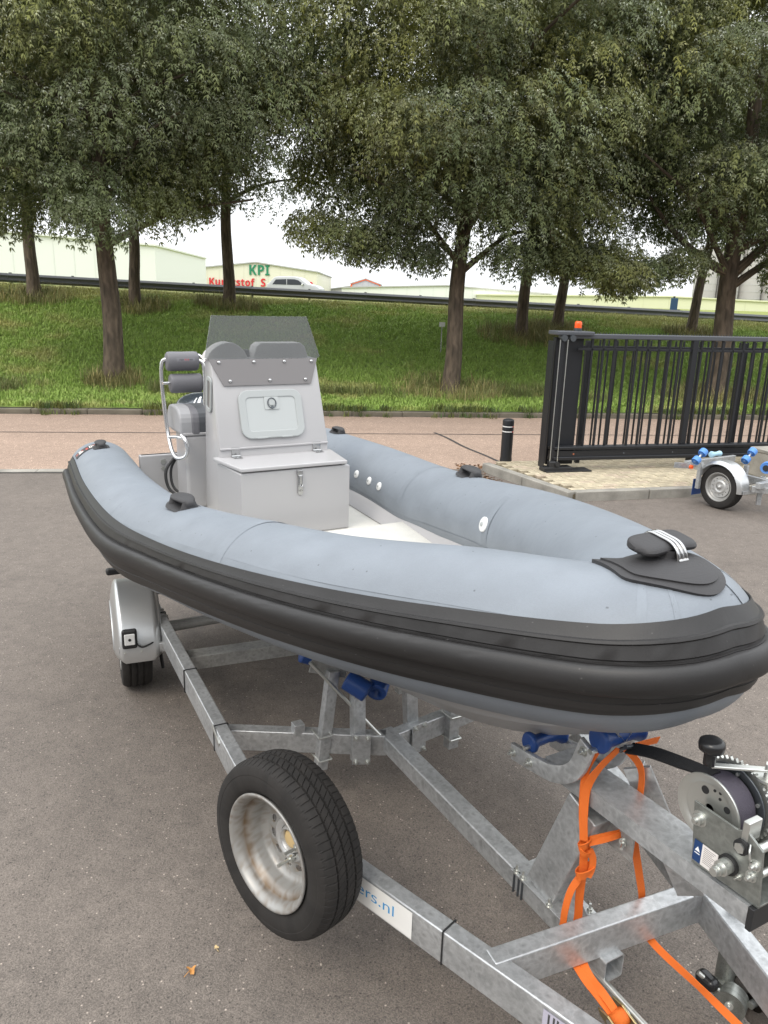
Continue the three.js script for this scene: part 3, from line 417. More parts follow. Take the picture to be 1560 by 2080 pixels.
// bow cleat: rubber patch draped over the tube, horned body and a polished strip
{
  const cs = []; for (let t = 5.5; t <= 10.5; t += 0.04) cs.push(tubeAt(t));
  const Hh = (v, u) => { let y = -9; for (const c of cs) { const q = c.r ** 2 - (v - c.v) ** 2 - (u - c.u) ** 2; if (q > 0) y = Math.max(y, c.y + Math.sqrt(q)); } return y; };   // top of the tube above (v, u)
  const P = (v, ph, o) => { const u = 2.133 - 5.07 * v * v + 0.2265 * Math.cos(ph), e = 0.012, n = V(Hh(v - e, u) - Hh(v + e, u), 2 * e, Hh(v, u - e) - Hh(v, u + e)).normalize(); return V(v, Hh(v, u), u).addScaledVector(n, o + 0.001); };
  const drape = (hw0, hw1, p0, p1, o, th, cr) => {               // half widths at the rear and front, angles from front to rear
    const out = (b) => { const pts = []; const a = b * 4, k = Math.floor(a) % 4, f = a - Math.floor(a); const C = [[-1, 0], [1, 0], [1, 1], [-1, 1]], A = C[k], B = C[(k + 1) % 4]; return [A[0] + (B[0] - A[0]) * f, A[1] + (B[1] - A[1]) * f]; };
    const rnd2 = (x, y) => { const Y = y * 2 - 1, m = Math.max(Math.abs(x), Math.abs(Y)), e = Y < 0 ? 8 : 14, q = Math.pow(Math.pow(Math.abs(x), e) + Math.pow(Math.abs(Y), e), 1 / e) || 1, s = m / q; return [x * s, (Y * s + 1) / 2]; };
    const pos = (x, y, oo) => { const [X, Yy] = rnd2(x, y); return P(X * (hw1 + (hw0 - hw1) * Yy) - 0.030 * (1 - Yy), p0 + (p1 - p0) * Yy, oo); };
    const top = gridSurface(12, 64, (a, b) => { const [x, y] = out(b); return pos(x * a, 0.5 + (y - 0.5) * a, o); }), rim = gridSurface(1, 64, (a, b) => { const [x, y] = out(b); return pos(x, y, o - th * a); }); return [top, rim];
  };
  const cl = part(boat, 'bow_patch', drape(0.122, 0.138, 0.90, 2.04, 0.007, 0.012), M.handle);
  part(cl, 'patch_layer', drape(0.110, 0.116, 1.03, 2.01, 0.0125, 0.008), M.handle);
  const B = P(0, 1.70, 0.006), F = new THREE.Matrix4().makeBasis(V(1, 0, 0), V(0, Math.sin(1.48), Math.cos(1.48)), V(0, -Math.cos(1.48), Math.sin(1.48))).setPosition(B).multiply(new THREE.Matrix4().makeTranslation(0, -0.006, 0)).multiply(new THREE.Matrix4().makeScale(0.92, 0.86, 0.92));
  const body = gridSurface(10, 28, (a, b) => { const th = b * 2 * Math.PI, k = 1 - 0.24 * sst(0, 0.6, a), e = 0.55; return V(0.052 * k * Math.sign(Math.cos(th)) * Math.pow(Math.abs(Math.cos(th)), e), -0.012 + a * 0.058, 0.070 * k * Math.sign(Math.sin(th)) * Math.pow(Math.abs(Math.sin(th)), e)); });
  const horn = gridSurface(36, 24, (a, b) => { const f = a * 2 - 1, th = b * 2 * Math.PI, e = Math.pow(Math.max(0, 1 - Math.pow(Math.abs(f), 7)), 0.45), c = Math.cos(th), s = Math.sin(th), lz = 0.056 - 0.006 * (1 - Math.abs(f)); return V(f * 0.112, 0.046 + 0.019 * e * Math.sign(s) * Math.pow(Math.abs(s), 0.75) - 0.006 * f * f - 0.006 * c * (s > 0 ? 1 : 0), -0.012 + lz * e * Math.sign(c) * Math.pow(Math.abs(c), 0.5)); });
  const ch = part(cl, 'cleat_horn', [body, horn], M.handle); ch.applyMatrix4(F);
  const arc = [[-0.068, 0.052], [-0.050, 0.0675], [-0.010, 0.0690], [0.034, 0.0640], [0.058, 0.045], [0.068, 0.018]];
  const strip = (x) => tube(arc.map(([z, y]) => [x, y, z]), 0.0052, 30, 8);
  const ss = part(cl, 'steel_strip', [strip(-0.0155), strip(0), strip(0.0155), ribbon(arc.map(([z, y]) => [0, y - 0.003, z]), [[1, 0, 0], [1, 0, 0]], 0.034, 0.003, 30), cyl([-0.019, 0.020, 0.068], [0.019, 0.020, 0.068], 0.0070)], M.chrome); ss.applyMatrix4(F);
}
// inflation valves and the round vents on the inner side of the port tube
for (const [u, r] of [[-0.93, 0.026], [-0.735, 0.026], [-0.585, 0.026], [0.755, 0.036]]) {
  const t = tOf(u, 1), phi = Math.PI - 0.28, p = tubeP(t, phi, 0.001), n = tubeN(t, phi);
  const v = part(boat, 'valve', along(p, p.clone().add(n), [[0, 0.010], [r * 0.55, 0.010], [r * 0.6, 0.007], [r * 0.9, 0.006], [r, 0.003], [r, -0.004]], 24), M.white);
  part(v, 'valve_cap', along(p, p.clone().add(n), [[0, 0.014], [r * 0.3, 0.013], [r * 0.34, 0.008]], 16), M.hatchRim);
}
// warning and maker decal wrapped round the starboard stern
{
  const m = printMat(512, 160, (x, w, h) => { x.fillStyle = '#33302f'; x.fillRect(0, 0, w, h); x.fillStyle = '#b23a30'; x.fillRect(24, 60, 56, 40); x.fillRect(250, 20, 50, 60); x.fillStyle = '#e8e4de'; for (let i = 0; i < 4; i++) { x.fillRect(95, 25 + i * 32, 100 - i * 14, 18); x.fillRect(330 + i * 34, 22, 20, 110 - i * 14); } x.fillStyle = '#b23a30'; x.fillRect(160, 66, 46, 26); x.fillRect(390, 96, 70, 22); }, 0.45);
  part(boat, 'stern_decal', gridSurface(4, 22, (a, b) => tubeExt(-0.16 + a * 0.24, 0.70 + b * 0.78, 0.0026), false, (a, b) => [b, a]), m);
}
// ---------------------------------------------------------------- wheels (axis along local x, outer face towards +x)
function tyreGeo(R, w, rimR, N, tread) {
  const prof = []; const h = w / 2, sh = h - 0.018;
  for (const [x, r] of [[-h * 0.80, rimR - 0.004], [-h * 0.90, rimR + 0.010], [-h * 0.99, rimR + (R - rimR) * 0.30], [-h * 1.0, rimR + (R - rimR) * 0.52], [-h * 0.96, rimR + (R - rimR) * 0.78], [-h * 0.90, R - 0.014]]) prof.push([x, r, 0]);
  const T = tread ? 64 : 26; for (let i = 0; i <= T; i++) { const x = -sh * 0.93 + 2 * sh * 0.93 * i / T, k = Math.abs(x) / sh; prof.push([x, R - 0.0105 * Math.pow(k, 4.5), 1]); }
  for (const [x, r] of [[h * 0.90, R - 0.014], [h * 0.96, rimR + (R - rimR) * 0.78], [h * 0.985, rimR + (R - rimR) * 0.62], [h * 0.975, rimR + (R - rimR) * 0.60], [h * 1.0, rimR + (R - rimR) * 0.52], [h * 0.99, rimR + (R - rimR) * 0.30], [h * 0.945, rimR + 0.016], [h * 0.90, rimR + 0.010], [h * 0.80, rimR - 0.004]]) prof.push([x, r, 0]);
  const tw = sh * 0.93, gro = [-0.56, 0.0, 0.56].map(k => k * tw), pitch = 72;
  const depth = (x, th, on) => {
    if (!on) return 0; let d = 0; for (const g of gro) { const zz = 0.0011 * Math.sin(th * pitch); if (Math.abs(x - g - zz) < (tread ? 0.0031 : 0.004)) d = 0.008; }
    if (!tread) return d; const ax = Math.abs(x), ph = th * pitch / (2 * Math.PI) + (ax < gro[2] ? x * 26 + (x > 0 ? 0.35 : 0) : 0.25 * Math.sign(x)), fr = ph - Math.floor(ph);
    if (ax > gro[2] + 0.004 ? fr < 0.13 : fr < 0.11 && Math.abs(Math.abs(ax - gro[2] / 2)) < gro[2] * 0.36) d = Math.max(d, ax > gro[2] ? 0.0035 : 0.0045); return d;
  };
  const shoulder = (x, r, th) => tread && r > rimR + (R - rimR) * 0.76 && r < R - 0.010 ? (((th * pitch / (2 * Math.PI)) % 1 + 1) % 1 < 0.15 ? 0.0022 : 0) : 0;
  const g = gridSurface(prof.length - 1, N, (a, b) => { const [x, r, on] = prof[Math.round(a * (prof.length - 1))], th = b * 2 * Math.PI, q = r - depth(x, th, on) - shoulder(x, r, th); return V(x, q * Math.cos(th), q * Math.sin(th)); }, false, (a, b) => [a * (w + 0.25), b * 2 * Math.PI * R]);
  return tread ? toCreasedNormals(g, 0.5) : g;
}
const ironRust = (x, y, z) => 0;
// spare wheel seen from its hollow side
function spareRim(W, rimR, rust) {
  const prof = [[rimR - 0.016, 0.052], [rimR - 0.002, 0.070], [rimR + 0.008, 0.080], [rimR + 0.011, 0.086], [rimR + 0.009, 0.0905], [rimR + 0.003, 0.0905], [rimR - 0.004, 0.085], [rimR - 0.012, 0.073], [rimR - 0.016, 0.058], [rimR - 0.017, 0.045], [rimR - 0.030, 0.036], [rimR - 0.038, 0.020], [rimR - 0.040, -0.004], [rimR - 0.047, -0.018], [rimR - 0.060, -0.024], [rimR - 0.066, -0.026]];
  let g = latheX(prof, 96); return colorize(g, (x, y, z) => { const th = Math.atan2(z, y), n = fbm(th * 6 + 20, x * 60, 0, 5), cre = Math.max(0, 1 - Math.abs(x - 0.046) / 0.016), drip = sst(0.45, 0.75, fbm(th * 14, x * 9 + 7, 0, 4)), sp = sst(0.60, 0.72, vnoise(th * 45, x * 220)); const k = Math.min(1, (cre * (0.25 + 0.9 * n) + drip * 0.22 * sst(-0.02, 0.05, x) + sp * 0.30 + 0.22 * (n - 0.35)) * rust); return [1 - k * 0.58, 1 - k * 0.72, 1 - k * 0.84]; });
}
function rimDisc(R, holes, hr, hx, hy, slots, x0, th) {
  const hs = [circle(0, 0, hr, hr, 28)]; for (let i = 0; i < holes; i++) { const a = i / holes * 2 * Math.PI; const c = []; for (const [px, py] of circle(0, 0, hx, hy, 14)) c.push([Math.cos(a) * (slots + px) - Math.sin(a) * py, Math.sin(a) * (slots + px) + Math.cos(a) * py]); hs.push(c); }
  const g = extrude(circle(0, 0, R, R, 64), th, hs, 0.0015); g.rotateY(Math.PI / 2); g.translate(x0, 0, 0); return uvm(g);
}
function wheel(parent, pos, axis, R, w, rimR, tread, label) {          // wheel of a trailer: tyre, rim, hub cap
  const t = part(parent, 'wheel', tyreGeo(R, w, rimR, tread ? 864 : 120, tread), M.tyre, label); t.name = numbered('wheel');
  const a = vec(axis).normalize(), z = a.clone().cross(V(0, 1, 0)).normalize(), y = z.clone().cross(a); t.applyMatrix4(new THREE.Matrix4().makeBasis(a, y, z).setPosition(vec(pos)));
  return t;
}
// ---------------------------------------------------------------- the boat trailer
const tr0 = thing('boat_trailer', 'galvanized boat trailer under the grey boat, with spare wheel, winch post and V drawbar', 'trailer', BASE, HEAD);
const RT = 0.47, RH = 0.12, RW = 0.06, rc0 = RT - RH / 2;
{
  const T = tr0;
  // side rails bending into the drawbar
  for (const s of [-1, 1]) {
    part(T, 'side_rail', bar([s * 0.655, rc0, -1.75], [s * 0.765, rc0, 1.02], RW, RH, 0.006), M.galv);
    part(T, 'drawbar', bar([s * 0.767, rc0 - 0.002, 0.99], [s * 0.02, rc0 - 0.002, 3.24], RW, RH, 0.006), M.galv);
  }
  part(T, 'coupling', [box(0.09, 0.09, 0.30, 0, rc0 + 0.02, 3.40, 0.02), cyl([0, rc0 - 0.03, 3.56], [0, rc0 + 0.07, 3.56], 0.055, 0.04)], M.zinc);
  part(T, 'front_crossbar', bar([-0.425, rc0 + 0.001, 2.035], [0.425, rc0 + 0.001, 2.135], RW, RH, 0.006), M.galv);
  part(T, 'rear_crossbar', bar([-0.64, 0.34, -0.46], [0.70, 0.34, -0.28], 0.10, 0.08, 0.005), M.galvDull);
  part(T, 'rear_crossbar', bar([-0.64, 0.34, -1.62], [0.66, 0.34, -1.62], 0.06, 0.08, 0.005), M.galvDull);
  part(T, 'v_crossbar', bar([-0.72, 0.305, 0.29], [-0.02, 0.305, 0.70], 0.06, 0.105, 0.006), M.galv);
  part(T, 'v_crossbar', bar([0.0, 0.3055, 0.705], [0.72, 0.3055, 0.60], 0.06, 0.105, 0.006), M.galv);
  // centre beam, an open rectangular tube whose end shows below the front crossbar
  const hol = extrude(roundPoly(0.08, 0.085, 0.008, 3), 1.475, [roundPoly(0.070, 0.075, 0.005, 3)]); hol.translate(-0.008, 0.315, 0.66); part(T, 'centre_beam', uvm(hol), M.galv);
  part(T, 'support_leg', box(0.05, 0.26, 0.05, 0.50, 0.20, -0.05, 0.004), M.galvDull);
  part(T, 'axle', [cyl([-0.70, 0.285, -1.07], [0.70, 0.285, -1.07], 0.035), box(0.10, 0.14, 0.14, -0.66, 0.315, -1.06, 0.01), box(0.10, 0.14, 0.14, 0.66, 0.315, -1.06, 0.01)], M.galvDull);
  // cable ties and hose clips around the rails
  const clip = (p, q, up = 0, th = 0.006) => { const a = frame(vec(p), vec(q)); const o = RH / 2 + 0.0015, e = RW / 2 + 0.0015; const pts = [[-e, -o], [e, -o], [e, o], [-e, o]]; const gs = pts.map((k, i) => { const n = pts[(i + 1) % 4]; return bar([k[0], k[1], 0], [n[0], n[1], 0], th, 0.0035, 0, [0, 0, 1]); }); const g = join(gs); g.applyMatrix4(a); return g; };
  const tie = (x0, u0, dx, du, m = M.black) => part(T, 'cable_tie', clip([x0 - dx, rc0, u0 - du], [x0 + dx, rc0, u0 + du]), m);
  tie(-0.722, -0.10, -0.0008, 0.02); tie(-0.743, 0.47, -0.0008, 0.02); tie(-0.470, 1.885, 0.0066, 0.02);
  part(T, 'hook_strap', bar([-0.779, 0.475, 0.47], [-0.779, 0.43, 0.56], 0.006, 0.022, 0.001), M.zinc);
  for (let i = 0; i < 3; i++) { tie(-0.686, -0.93 + 0.05 * i, -0.0008, 0.02, i === 1 ? M.black : M.zinc); }
  // mounting plates of the wheel unit, u-bolts
  part(T, 'axle_plate', [box(0.012, 0.20, 0.26, -0.706, 0.40, -1.02, 0.002), box(0.06, 0.08, 0.03, -0.74, 0.44, -0.82, 0.004), box(0.05, 0.03, 0.20, -0.735, 0.52, -1.10, 0.004)], M.galv);
  for (const [y, u] of [[0.46, -0.93], [0.46, -1.12], [0.35, -0.93], [0.35, -1.12]]) part(T, 'bolt', bolt([-0.712, y, u], [-1, 0, 0], 0.013, 0.03), M.zinc);
  part(T, 'brake_hose', [tube([[-0.72, 0.46, -0.80], [-0.74, 0.40, -0.74], [-0.725, 0.30, -0.76], [-0.70, 0.22, -0.86], [-0.69, 0.12, -0.86]], 0.010, 30, 7), box(0.05, 0.05, 0.06, -0.725, 0.33, -0.74, 0.01), box(0.03, 0.07, 0.05, -0.735, 0.47, -0.86, 0.01)], M.black);
  for (const s of [-1, 1]) {
    const wx = s * 0.825, wu = -1.00, R = 0.30, first = T.children.length;
    const w = wheel(T, [wx, R - 0.002, wu], [s, 0, 0], R, 0.175, 0.185, false); const rg = spareRim(0, 0.182, 0); rg.scale(0.95, 1, 1); part(w, 'rim', rg, M.rim); part(w, 'rim_disc', rimDisc(0.122, 10, 0.03, 0.009, 0.013, 0.10, -0.005, 0.006), M.rimClean);
    // steel mudguard with rolled edges and rounded ends
    const fr = 0.352, fw = 0.262, a0 = -0.008 * Math.PI, a1 = 0.98 * Math.PI, sec = []; for (let i = 0; i <= 22; i++) { const k = i / 22 * 2 - 1, e = Math.abs(k); sec.push([k * fw / 2, e < 0.70 ? 0 : (k * s > 0 ? -0.13 : -0.052) * Math.pow((e - 0.70) / 0.30, 2.2)]); }
    const fend = (off) => gridSurface(48, 22, (a, b) => { const end = Math.min(1, Math.min(a, 1 - a) / 0.03), k = b * 2 - 1, th = a0 + (a1 - a0) * a, [x, d] = sec[Math.round(b * 22)], cut = 1 - 0.22 * Math.pow(1 - Math.sqrt(Math.max(0, 1 - (1 - end) ** 2)), 1.2) * 0.9, r = fr + d + off; return V(wx - s * 0.012 + x * cut, 0.300 + r * Math.sin(th), wu + r * Math.cos(th)); }, false, (a, b) => [a, b * fw]);
    const f1 = fend(0), f2 = fend(-0.003); const md = part(T, 'mudguard', [f1, f2], M.mudguard);
    const lip = (b) => { const pts = []; for (let i = 0; i <= 24; i++) { const a = i / 24, th = a0 + (a1 - a0) * a, end = Math.min(1, Math.min(a, 1 - a) / 0.03), cut = 1 - 0.22 * Math.pow(1 - Math.sqrt(Math.max(0, 1 - (1 - end) ** 2)), 1.2) * 0.9, r = fr - (b * s > 0 ? 0.13 : 0.052); pts.push([wx - s * 0.012 + b * fw / 2 * cut, 0.300 + r * Math.sin(th), wu + r * Math.cos(th)]); } return tube(pts, 0.005, 60, 6); };
    part(md, 'rolled_edge', [lip(-1), lip(1)], M.mudguard);
    part(md, 'mud_flap', box(0.19, 0.22, 0.006, wx + s * 0.015, 0.20, wu - 0.385, 0.002), M.blue);
    part(md, 'outer_flap', box(0.006, 0.22, 0.13, wx + s * 0.088, 0.40, wu - 0.27, 0.002), M.black);
    part(T, 'lamp_arm', [box(0.27, 0.052, 0.006, s * 0.785, 0.355, -0.668, 0.002), box(0.27, 0.006, 0.03, s * 0.785, 0.380, -0.682, 0.002)], M.galv);
    if (s < 0) {
      for (const x of [-0.89, -0.80]) part(T, 'bolt', bolt([x, 0.352, -0.664], [0, 0, 1], 0.011, 0.008), M.zinc);
      const lm = part(T, 'side_lamp', box(0.082, 0.115, 0.034, -0.862, 0.438, -0.655, 0.014), M.black);
      part(lm, 'lamp_lens', [box(0.056, 0.066, 0.01, -0.862, 0.440, -0.637, 0.004)], M.white); part(lm, 'lamp_reflector', cyl([-0.862, 0.440, -0.633], [-0.862, 0.440, -0.630], 0.008), M.black);
      part(T, 'lamp_cable', tube([[-0.83, 0.41, -0.65], [-0.80, 0.385, -0.64], [-0.76, 0.39, -0.65], [-0.715, 0.40, -0.68]], 0.005, 24, 6), M.black);
    }
    // the axle stands a little askew to the rails, as the rear crossbar does
    const sk = new THREE.Matrix4().makeTranslation(wx, 0, wu).multiply(new THREE.Matrix4().makeRotationY(-0.135)).multiply(new THREE.Matrix4().makeTranslation(-wx, 0, -wu));
    for (const o of T.children.slice(first)) o.applyMatrix4(sk);
  }
  part(T, 'marker_lamp', [box(0.10, 0.045, 0.05, -0.80, 0.475, -1.70, 0.015), tube([[-0.76, 0.475, -1.70], [-0.70, 0.485, -1.70], [-0.64, 0.48, -1.70]], 0.009, 10, 7)], M.black);
  // roller posts on the V crossbar
  const post = (a, b, w, h) => part(T, 'roller_post', bar(a, b, w, h, 0.004, [0, 0, 1]), M.galv);
  post([-0.308, 0.185, 0.585], [-0.238, 0.665, 0.56], 0.055, 0.045); post([-0.148, 0.225, 0.655], [-0.150, 0.60, 0.64], 0.06, 0.05); post([0.145, 0.225, 0.655], [0.128, 0.58, 0.64], 0.06, 0.05); post([0.345, 0.185, 0.705], [0.345, 0.50, 0.70], 0.058, 0.05);
  const ub = (x, y, u, w = 0.062, d = 0.055) => { const p = [[-w / 2, 0, -d], [-w / 2, 0, d * 0.6], [w / 2, 0, d * 0.6], [w / 2, 0, -d]].map(k => [x + k[0], y + k[1], u + k[2]]); return join([cyl(p[0], p[1], 0.005, 0.005, 8), cyl(p[1], p[2], 0.005, 0.005, 8), cyl(p[2], p[3], 0.005, 0.005, 8)]); };
  for (const [x, u] of [[-0.297, 0.585], [0.345, 0.71]]) for (const y of [0.243, 0.366]) part(T, 'u_bolt', ub(x, y, u), M.zinc);
  for (const [x, u, yaw] of [[-0.150, 0.693, -0.45], [0.140, 0.728, 0.15]]) {
    const g = box(0.085, 0.155, 0.008, 0, 0, 0, 0.002); g.rotateY(yaw); g.translate(x, 0.302, u); part(T, 'clamp_plate', g, M.galv);
    for (const dx of [-0.027, 0.027]) for (const y of [0.240, 0.364]) part(T, 'bolt', bolt([x + dx * Math.cos(yaw), y, u - dx * Math.sin(yaw) + 0.004], [Math.sin(yaw), 0, Math.cos(yaw)], 0.0095, 0.022), M.zinc);
  }
  part(T, 'lug_plate', [box(0.05, 0.05, 0.05, -0.385, 0.375, 0.50, 0.003)], M.galv);
  part(T, 'brake_rod', cyl([-0.345, 0.72, 0.54], [-0.05, 0.345, 0.70], 0.008), M.zinc);
  part(T, 'swing_plate', bar([-0.33, 0.70, 0.52], [-0.17, 0.66, 0.57], 0.01, 0.085, 0.002), M.galvDull);
  const roller = (a, b, r, m = M.blue, n = 'hull_roller') => { const L = vec(a).distanceTo(vec(b)); return part(T, n, along(a, b, [[0, 0], [r * 0.55, 0], [r * 0.95, 0.004], [r, 0.012], [r, L - 0.012], [r * 0.95, L - 0.004], [r * 0.5, L], [r * 0.42, L - 0.03], [0, L - 0.03]], 26), m); };
  roller([-0.36, 0.735, 0.47], [-0.245, 0.690, 0.50], 0.040); roller([-0.115, 0.578, 0.68], [-0.19, 0.630, 0.60], 0.048); roller([0.0, 0.60, 0.60], [-0.075, 0.565, 0.68], 0.048); roller([0.0, 0.60, 0.61], [0.085, 0.625, 0.57], 0.044);
  // spare wheel bolted to the drawbar
  const W = V(-0.804, 0.539, 1.386), ax = V(-0.955, 0.05, 0.29).normalize();
  { const w0 = V(BASE[0], 0, BASE[2]); }
  const sp = wheel(T, [W.x, W.y, W.z], [ax.x, ax.y, ax.z], 0.303, 0.178, 0.196, true, 'used spare wheel with rusty silver steel rim'); sp.name = 'spare_wheel';
  part(sp, 'rim', spareRim(0, 0.190, 1.0), M.rim);
  part(sp, 'rim_disc', colorize(rimDisc(0.128, 11, 0.034, 0.0125, 0.0185, 0.101, -0.032, 0.005), (x, y, z) => { const n = sst(0.62, 0.74, vnoise(y * 60 + 9, z * 60)), k = n * 0.5; return [1 - 0.4 * k, 1 - 0.6 * k, 1 - 0.8 * k]; }), M.rim);
  part(sp, 'hub_ridge', [latheX([[0.078, -0.024], [0.074, -0.014], [0.066, -0.012], [0.060, -0.018], [0.052, -0.022]], 48), latheX([[0.048, -0.024], [0.044, -0.010], [0.038, -0.009], [0.034, -0.024]], 40)], M.rimClean);
  part(sp, 'hub_cap', latheX([[0, -0.016], [0.026, -0.017], [0.033, -0.024]], 24), M.sand);
  for (const [y, z] of [[0.012, -0.058], [-0.050, -0.028]]) part(sp, 'wheel_bolt', [cyl([-0.03, y, z], [0.055, y, z], 0.006, 0.006, 10), cyl([-0.006, y, z], [0.006, y, z], 0.015, 0.014, 6)], M.zinc);
  part(sp, 'wheel_hub', [cyl([-0.16, 0, 0], [-0.04, 0, 0], 0.07, 0.07, 24)], M.zincDark);
  // sticker with web address on the drawbar
  const st = printMat(512, 128, (x, w, h) => { x.fillStyle = '#efeeea'; x.fillRect(0, 0, w, h); x.font = '64px sans-serif'; x.fillStyle = '#1e8fd2'; x.textBaseline = 'middle'; x.textAlign = 'right'; x.fillText('lers.nl', 446, 60); }, 0.4);
  { const d = V(-0.747, 0, 2.25).normalize().multiplyScalar(-1), dir = V(0.747, 0, 2.25).normalize(), n = V(-dir.z, 0, dir.x), p0 = V(-0.767, rc0, 0.99), at = (u, y) => p0.clone().addScaledVector(dir, (u - 0.99) / dir.z).addScaledVector(n, RW / 2 + 0.0022).add(V(0, y, 0));
    part(T, 'address_sticker', gridSurface(1, 1, (a, b) => at(1.245 + a * 0.525, -0.052 + b * 0.103), false, (a, b) => [a, b]), st);
    const st2 = printMat(64, 64, (x, w, h) => { x.fillStyle = '#b9b6c4'; x.fillRect(0, 0, w, h); x.fillStyle = '#444'; for (const k of [8, 16, 22, 36, 44, 54]) x.fillRect(k, 6, 3, 52); }, 0.4);
    part(T, 'type_label', gridSurface(1, 1, (a, b) => at(2.22 + a * 0.12, -0.04 + b * 0.085), false, (a, b) => [a, b]), st2); }
  // winch post
  part(T, 'post_foot', [box(0.13, 0.008, 0.30, 0.0, 0.3635, 1.83, 0.002)], M.galv);
  part(T, 'winch_post', bar([-0.005, 0.365, 1.81], [-0.005, 0.80, 1.965], 0.085, 0.13, 0.006, [0, 0, 1]), M.galv);
  part(T, 'post_gusset', (() => { const g = extrude([[0, 0], [0.18, 0], [0.05, 0.13]], 0.006); g.rotateY(-Math.PI / 2); g.translate(0.0, 0.368, 1.86); return uvm(g); })(), M.galv);
  for (const [x, u] of [[-0.055, 1.705], [-0.055, 1.74], [0.05, 1.71], [0.05, 1.96], [-0.052, 1.955], [-0.058, 1.88]]) part(T, 'bolt', bolt([x, 0.3675, u], [0, 1, 0], 0.010, 0.036), M.zinc);
  for (const u of [1.69, 1.715, 1.735]) part(T, 'u_bolt', bar([-0.051, 0.27, u], [-0.051, 0.37, u], 0.006, 0.006, 0), M.zincDark);
  // winch beam: channel open below
  const ch = extrude([[-0.062, -0.056], [-0.050, -0.056], [-0.050, -0.051], [-0.056, -0.050], [-0.056, -0.008], [0.056, -0.008], [0.056, -0.056], [0.062, -0.056], [0.062, 0], [-0.062, 0]], 0.745); ch.translate(0, 0, 1.80);
  { const p = ch.attributes.position; for (let i = 0; i < p.count; i++) { const z = p.getZ(i), k = sst(1.80, 2.20, z); p.setY(i, p.getY(i) * (1 - 0.0 * k) + 0.895 + 0.022 * k); } ch.computeVertexNormals(); }
  const wb = part(T, 'winch_beam', toCreasedNormals(uvm(ch), 0.5), M.galv);
  part(wb, 'beam_end_cap', box(0.126, 0.066, 0.016, 0, 0.884, 2.553, 0.003), M.black);
  part(T, 'clamp_plate', [box(0.008, 0.15, 0.17, 0.03, 0.76, 2.03, 0.002)], M.galvDull);
  for (const [y, u] of [[0.80, 1.985], [0.72, 1.99], [0.735, 2.08]]) part(T, 'bolt', bolt([0.026, y, u], [-0.8, 0, 0.5], 0.011, 0.05), M.zinc);
  part(T, 'brace', [bar([0.075, 0.965, 2.05], [0.235, 0.54, 2.19], 0.085, 0.012, 0.002, [0.85, 0, -0.5]), bar([0.098, 0.965, 2.05], [0.258, 0.54, 2.19], 0.006, 0.05, 0.002, [0.85, 0, -0.5])], M.galv);
  // rocking cradle with keel roller and bow roller
  for (const x of [-0.085, 0.085]) {
    const pts = [[1.665, 0.845], [1.78, 0.862], [1.875, 0.885], [1.955, 0.945], [1.995, 1.055]], L = [], Rr = []; const c = new THREE.CatmullRomCurve3(pts.map(([u, y]) => V(0, y, u)), false, 'centripetal'); for (let i = 0; i <= 16; i++) { const p = c.getPoint(i / 16), t = c.getTangent(i / 16), n = V(0, t.z, -t.y), w = 0.026; L.push([p.z + n.z * w, p.y + n.y * w]); Rr.push([p.z - n.z * w, p.y - n.y * w]); }
    const g = extrude([...L, ...Rr.reverse()].map(([u, y]) => [u, y]), 0.012, [], 0.003); g.rotateY(-Math.PI / 2); g.translate(x + 0.006, 0, 0); part(T, 'roller_cradle', toCreasedNormals(uvm(g), 0.5), M.galv);
    for (const [u, y] of [[1.675, 0.847], [1.76, 0.858], [1.99, 1.035]]) part(T, 'bolt', bolt([x + (x < 0 ? -0.008 : 0.008), y, u], [Math.sign(x), 0, 0], 0.012, 0.02), M.zinc);
  }
  part(T, 'cradle_web', [box(0.16, 0.012, 0.10, 0, 0.868, 1.83, 0.003)], M.galv);
  const dumb = (u, y, hwid, r0, r1, n) => part(T, n, latheX([[0, -hwid], [r1 * 0.8, -hwid], [r1, -hwid + 0.008], [r1 * 0.98, -hwid + 0.018], [r0, -hwid + 0.038], [r0 * 0.94, 0], [r0, hwid - 0.038], [r1 * 0.98, hwid - 0.018], [r1, hwid - 0.008], [r1 * 0.8, hwid], [0, hwid]], 28).translate(0, y, u), M.blue);
  dumb(1.725, 0.905, 0.078, 0.021, 0.036, 'keel_roller'); dumb(2.03, 1.090, 0.088, 0.030, 0.040, 'bow_roller');
  part(T, 'roller_axle', [cyl([-0.10, 0.898, 1.735], [0.10, 0.898, 1.735], 0.008), cyl([-0.11, 1.06, 2.03], [0.11, 1.06, 2.03], 0.009)], M.zinc);
  // hand winch
  const wn = part(T, 'winch', (() => { const pl = (x) => { const g = extrude([[2.352, 1.088], [2.480, 1.088], [2.505, 1.100], [2.551, 1.075], [2.565, 0.930], [2.372, 0.916]], 0.005, [], 0.001); g.rotateY(-Math.PI / 2); g.translate(x, 0, 0); return uvm(g); }; return [pl(-0.050), pl(0.085), box(0.135, 0.006, 0.19, 0.0175, 0.921, 2.468, 0.001)]; })(), M.plate);
  const fl = (x, R, m, n) => part(wn, n, latheX([[0.012, x], [R * 0.72, x], [R * 0.76, x - 0.006], [R * 0.985, x - 0.010], [R, x - 0.008], [R, x - 0.004], [R * 0.77, x], [0.012, x + 0.003]], 56).translate(0, 1.073, 2.378), m);
  fl(-0.028, 0.094, M.zinc, 'drum_flange'); fl(0.060, 0.100, M.zincDark, 'drum_flange');
  const gear = []; for (let i = 0; i < 44; i++) { const a = i / 44 * 2 * Math.PI, r = i % 1 ? 0 : 0.104; gear.push([r * Math.cos(a - 0.035), r * Math.sin(a - 0.035)], [0.112 * Math.cos(a), 0.112 * Math.sin(a)], [0.112 * Math.cos(a + 0.03), 0.112 * Math.sin(a + 0.03)], [r * Math.cos(a + 0.06), r * Math.sin(a + 0.06)]); }
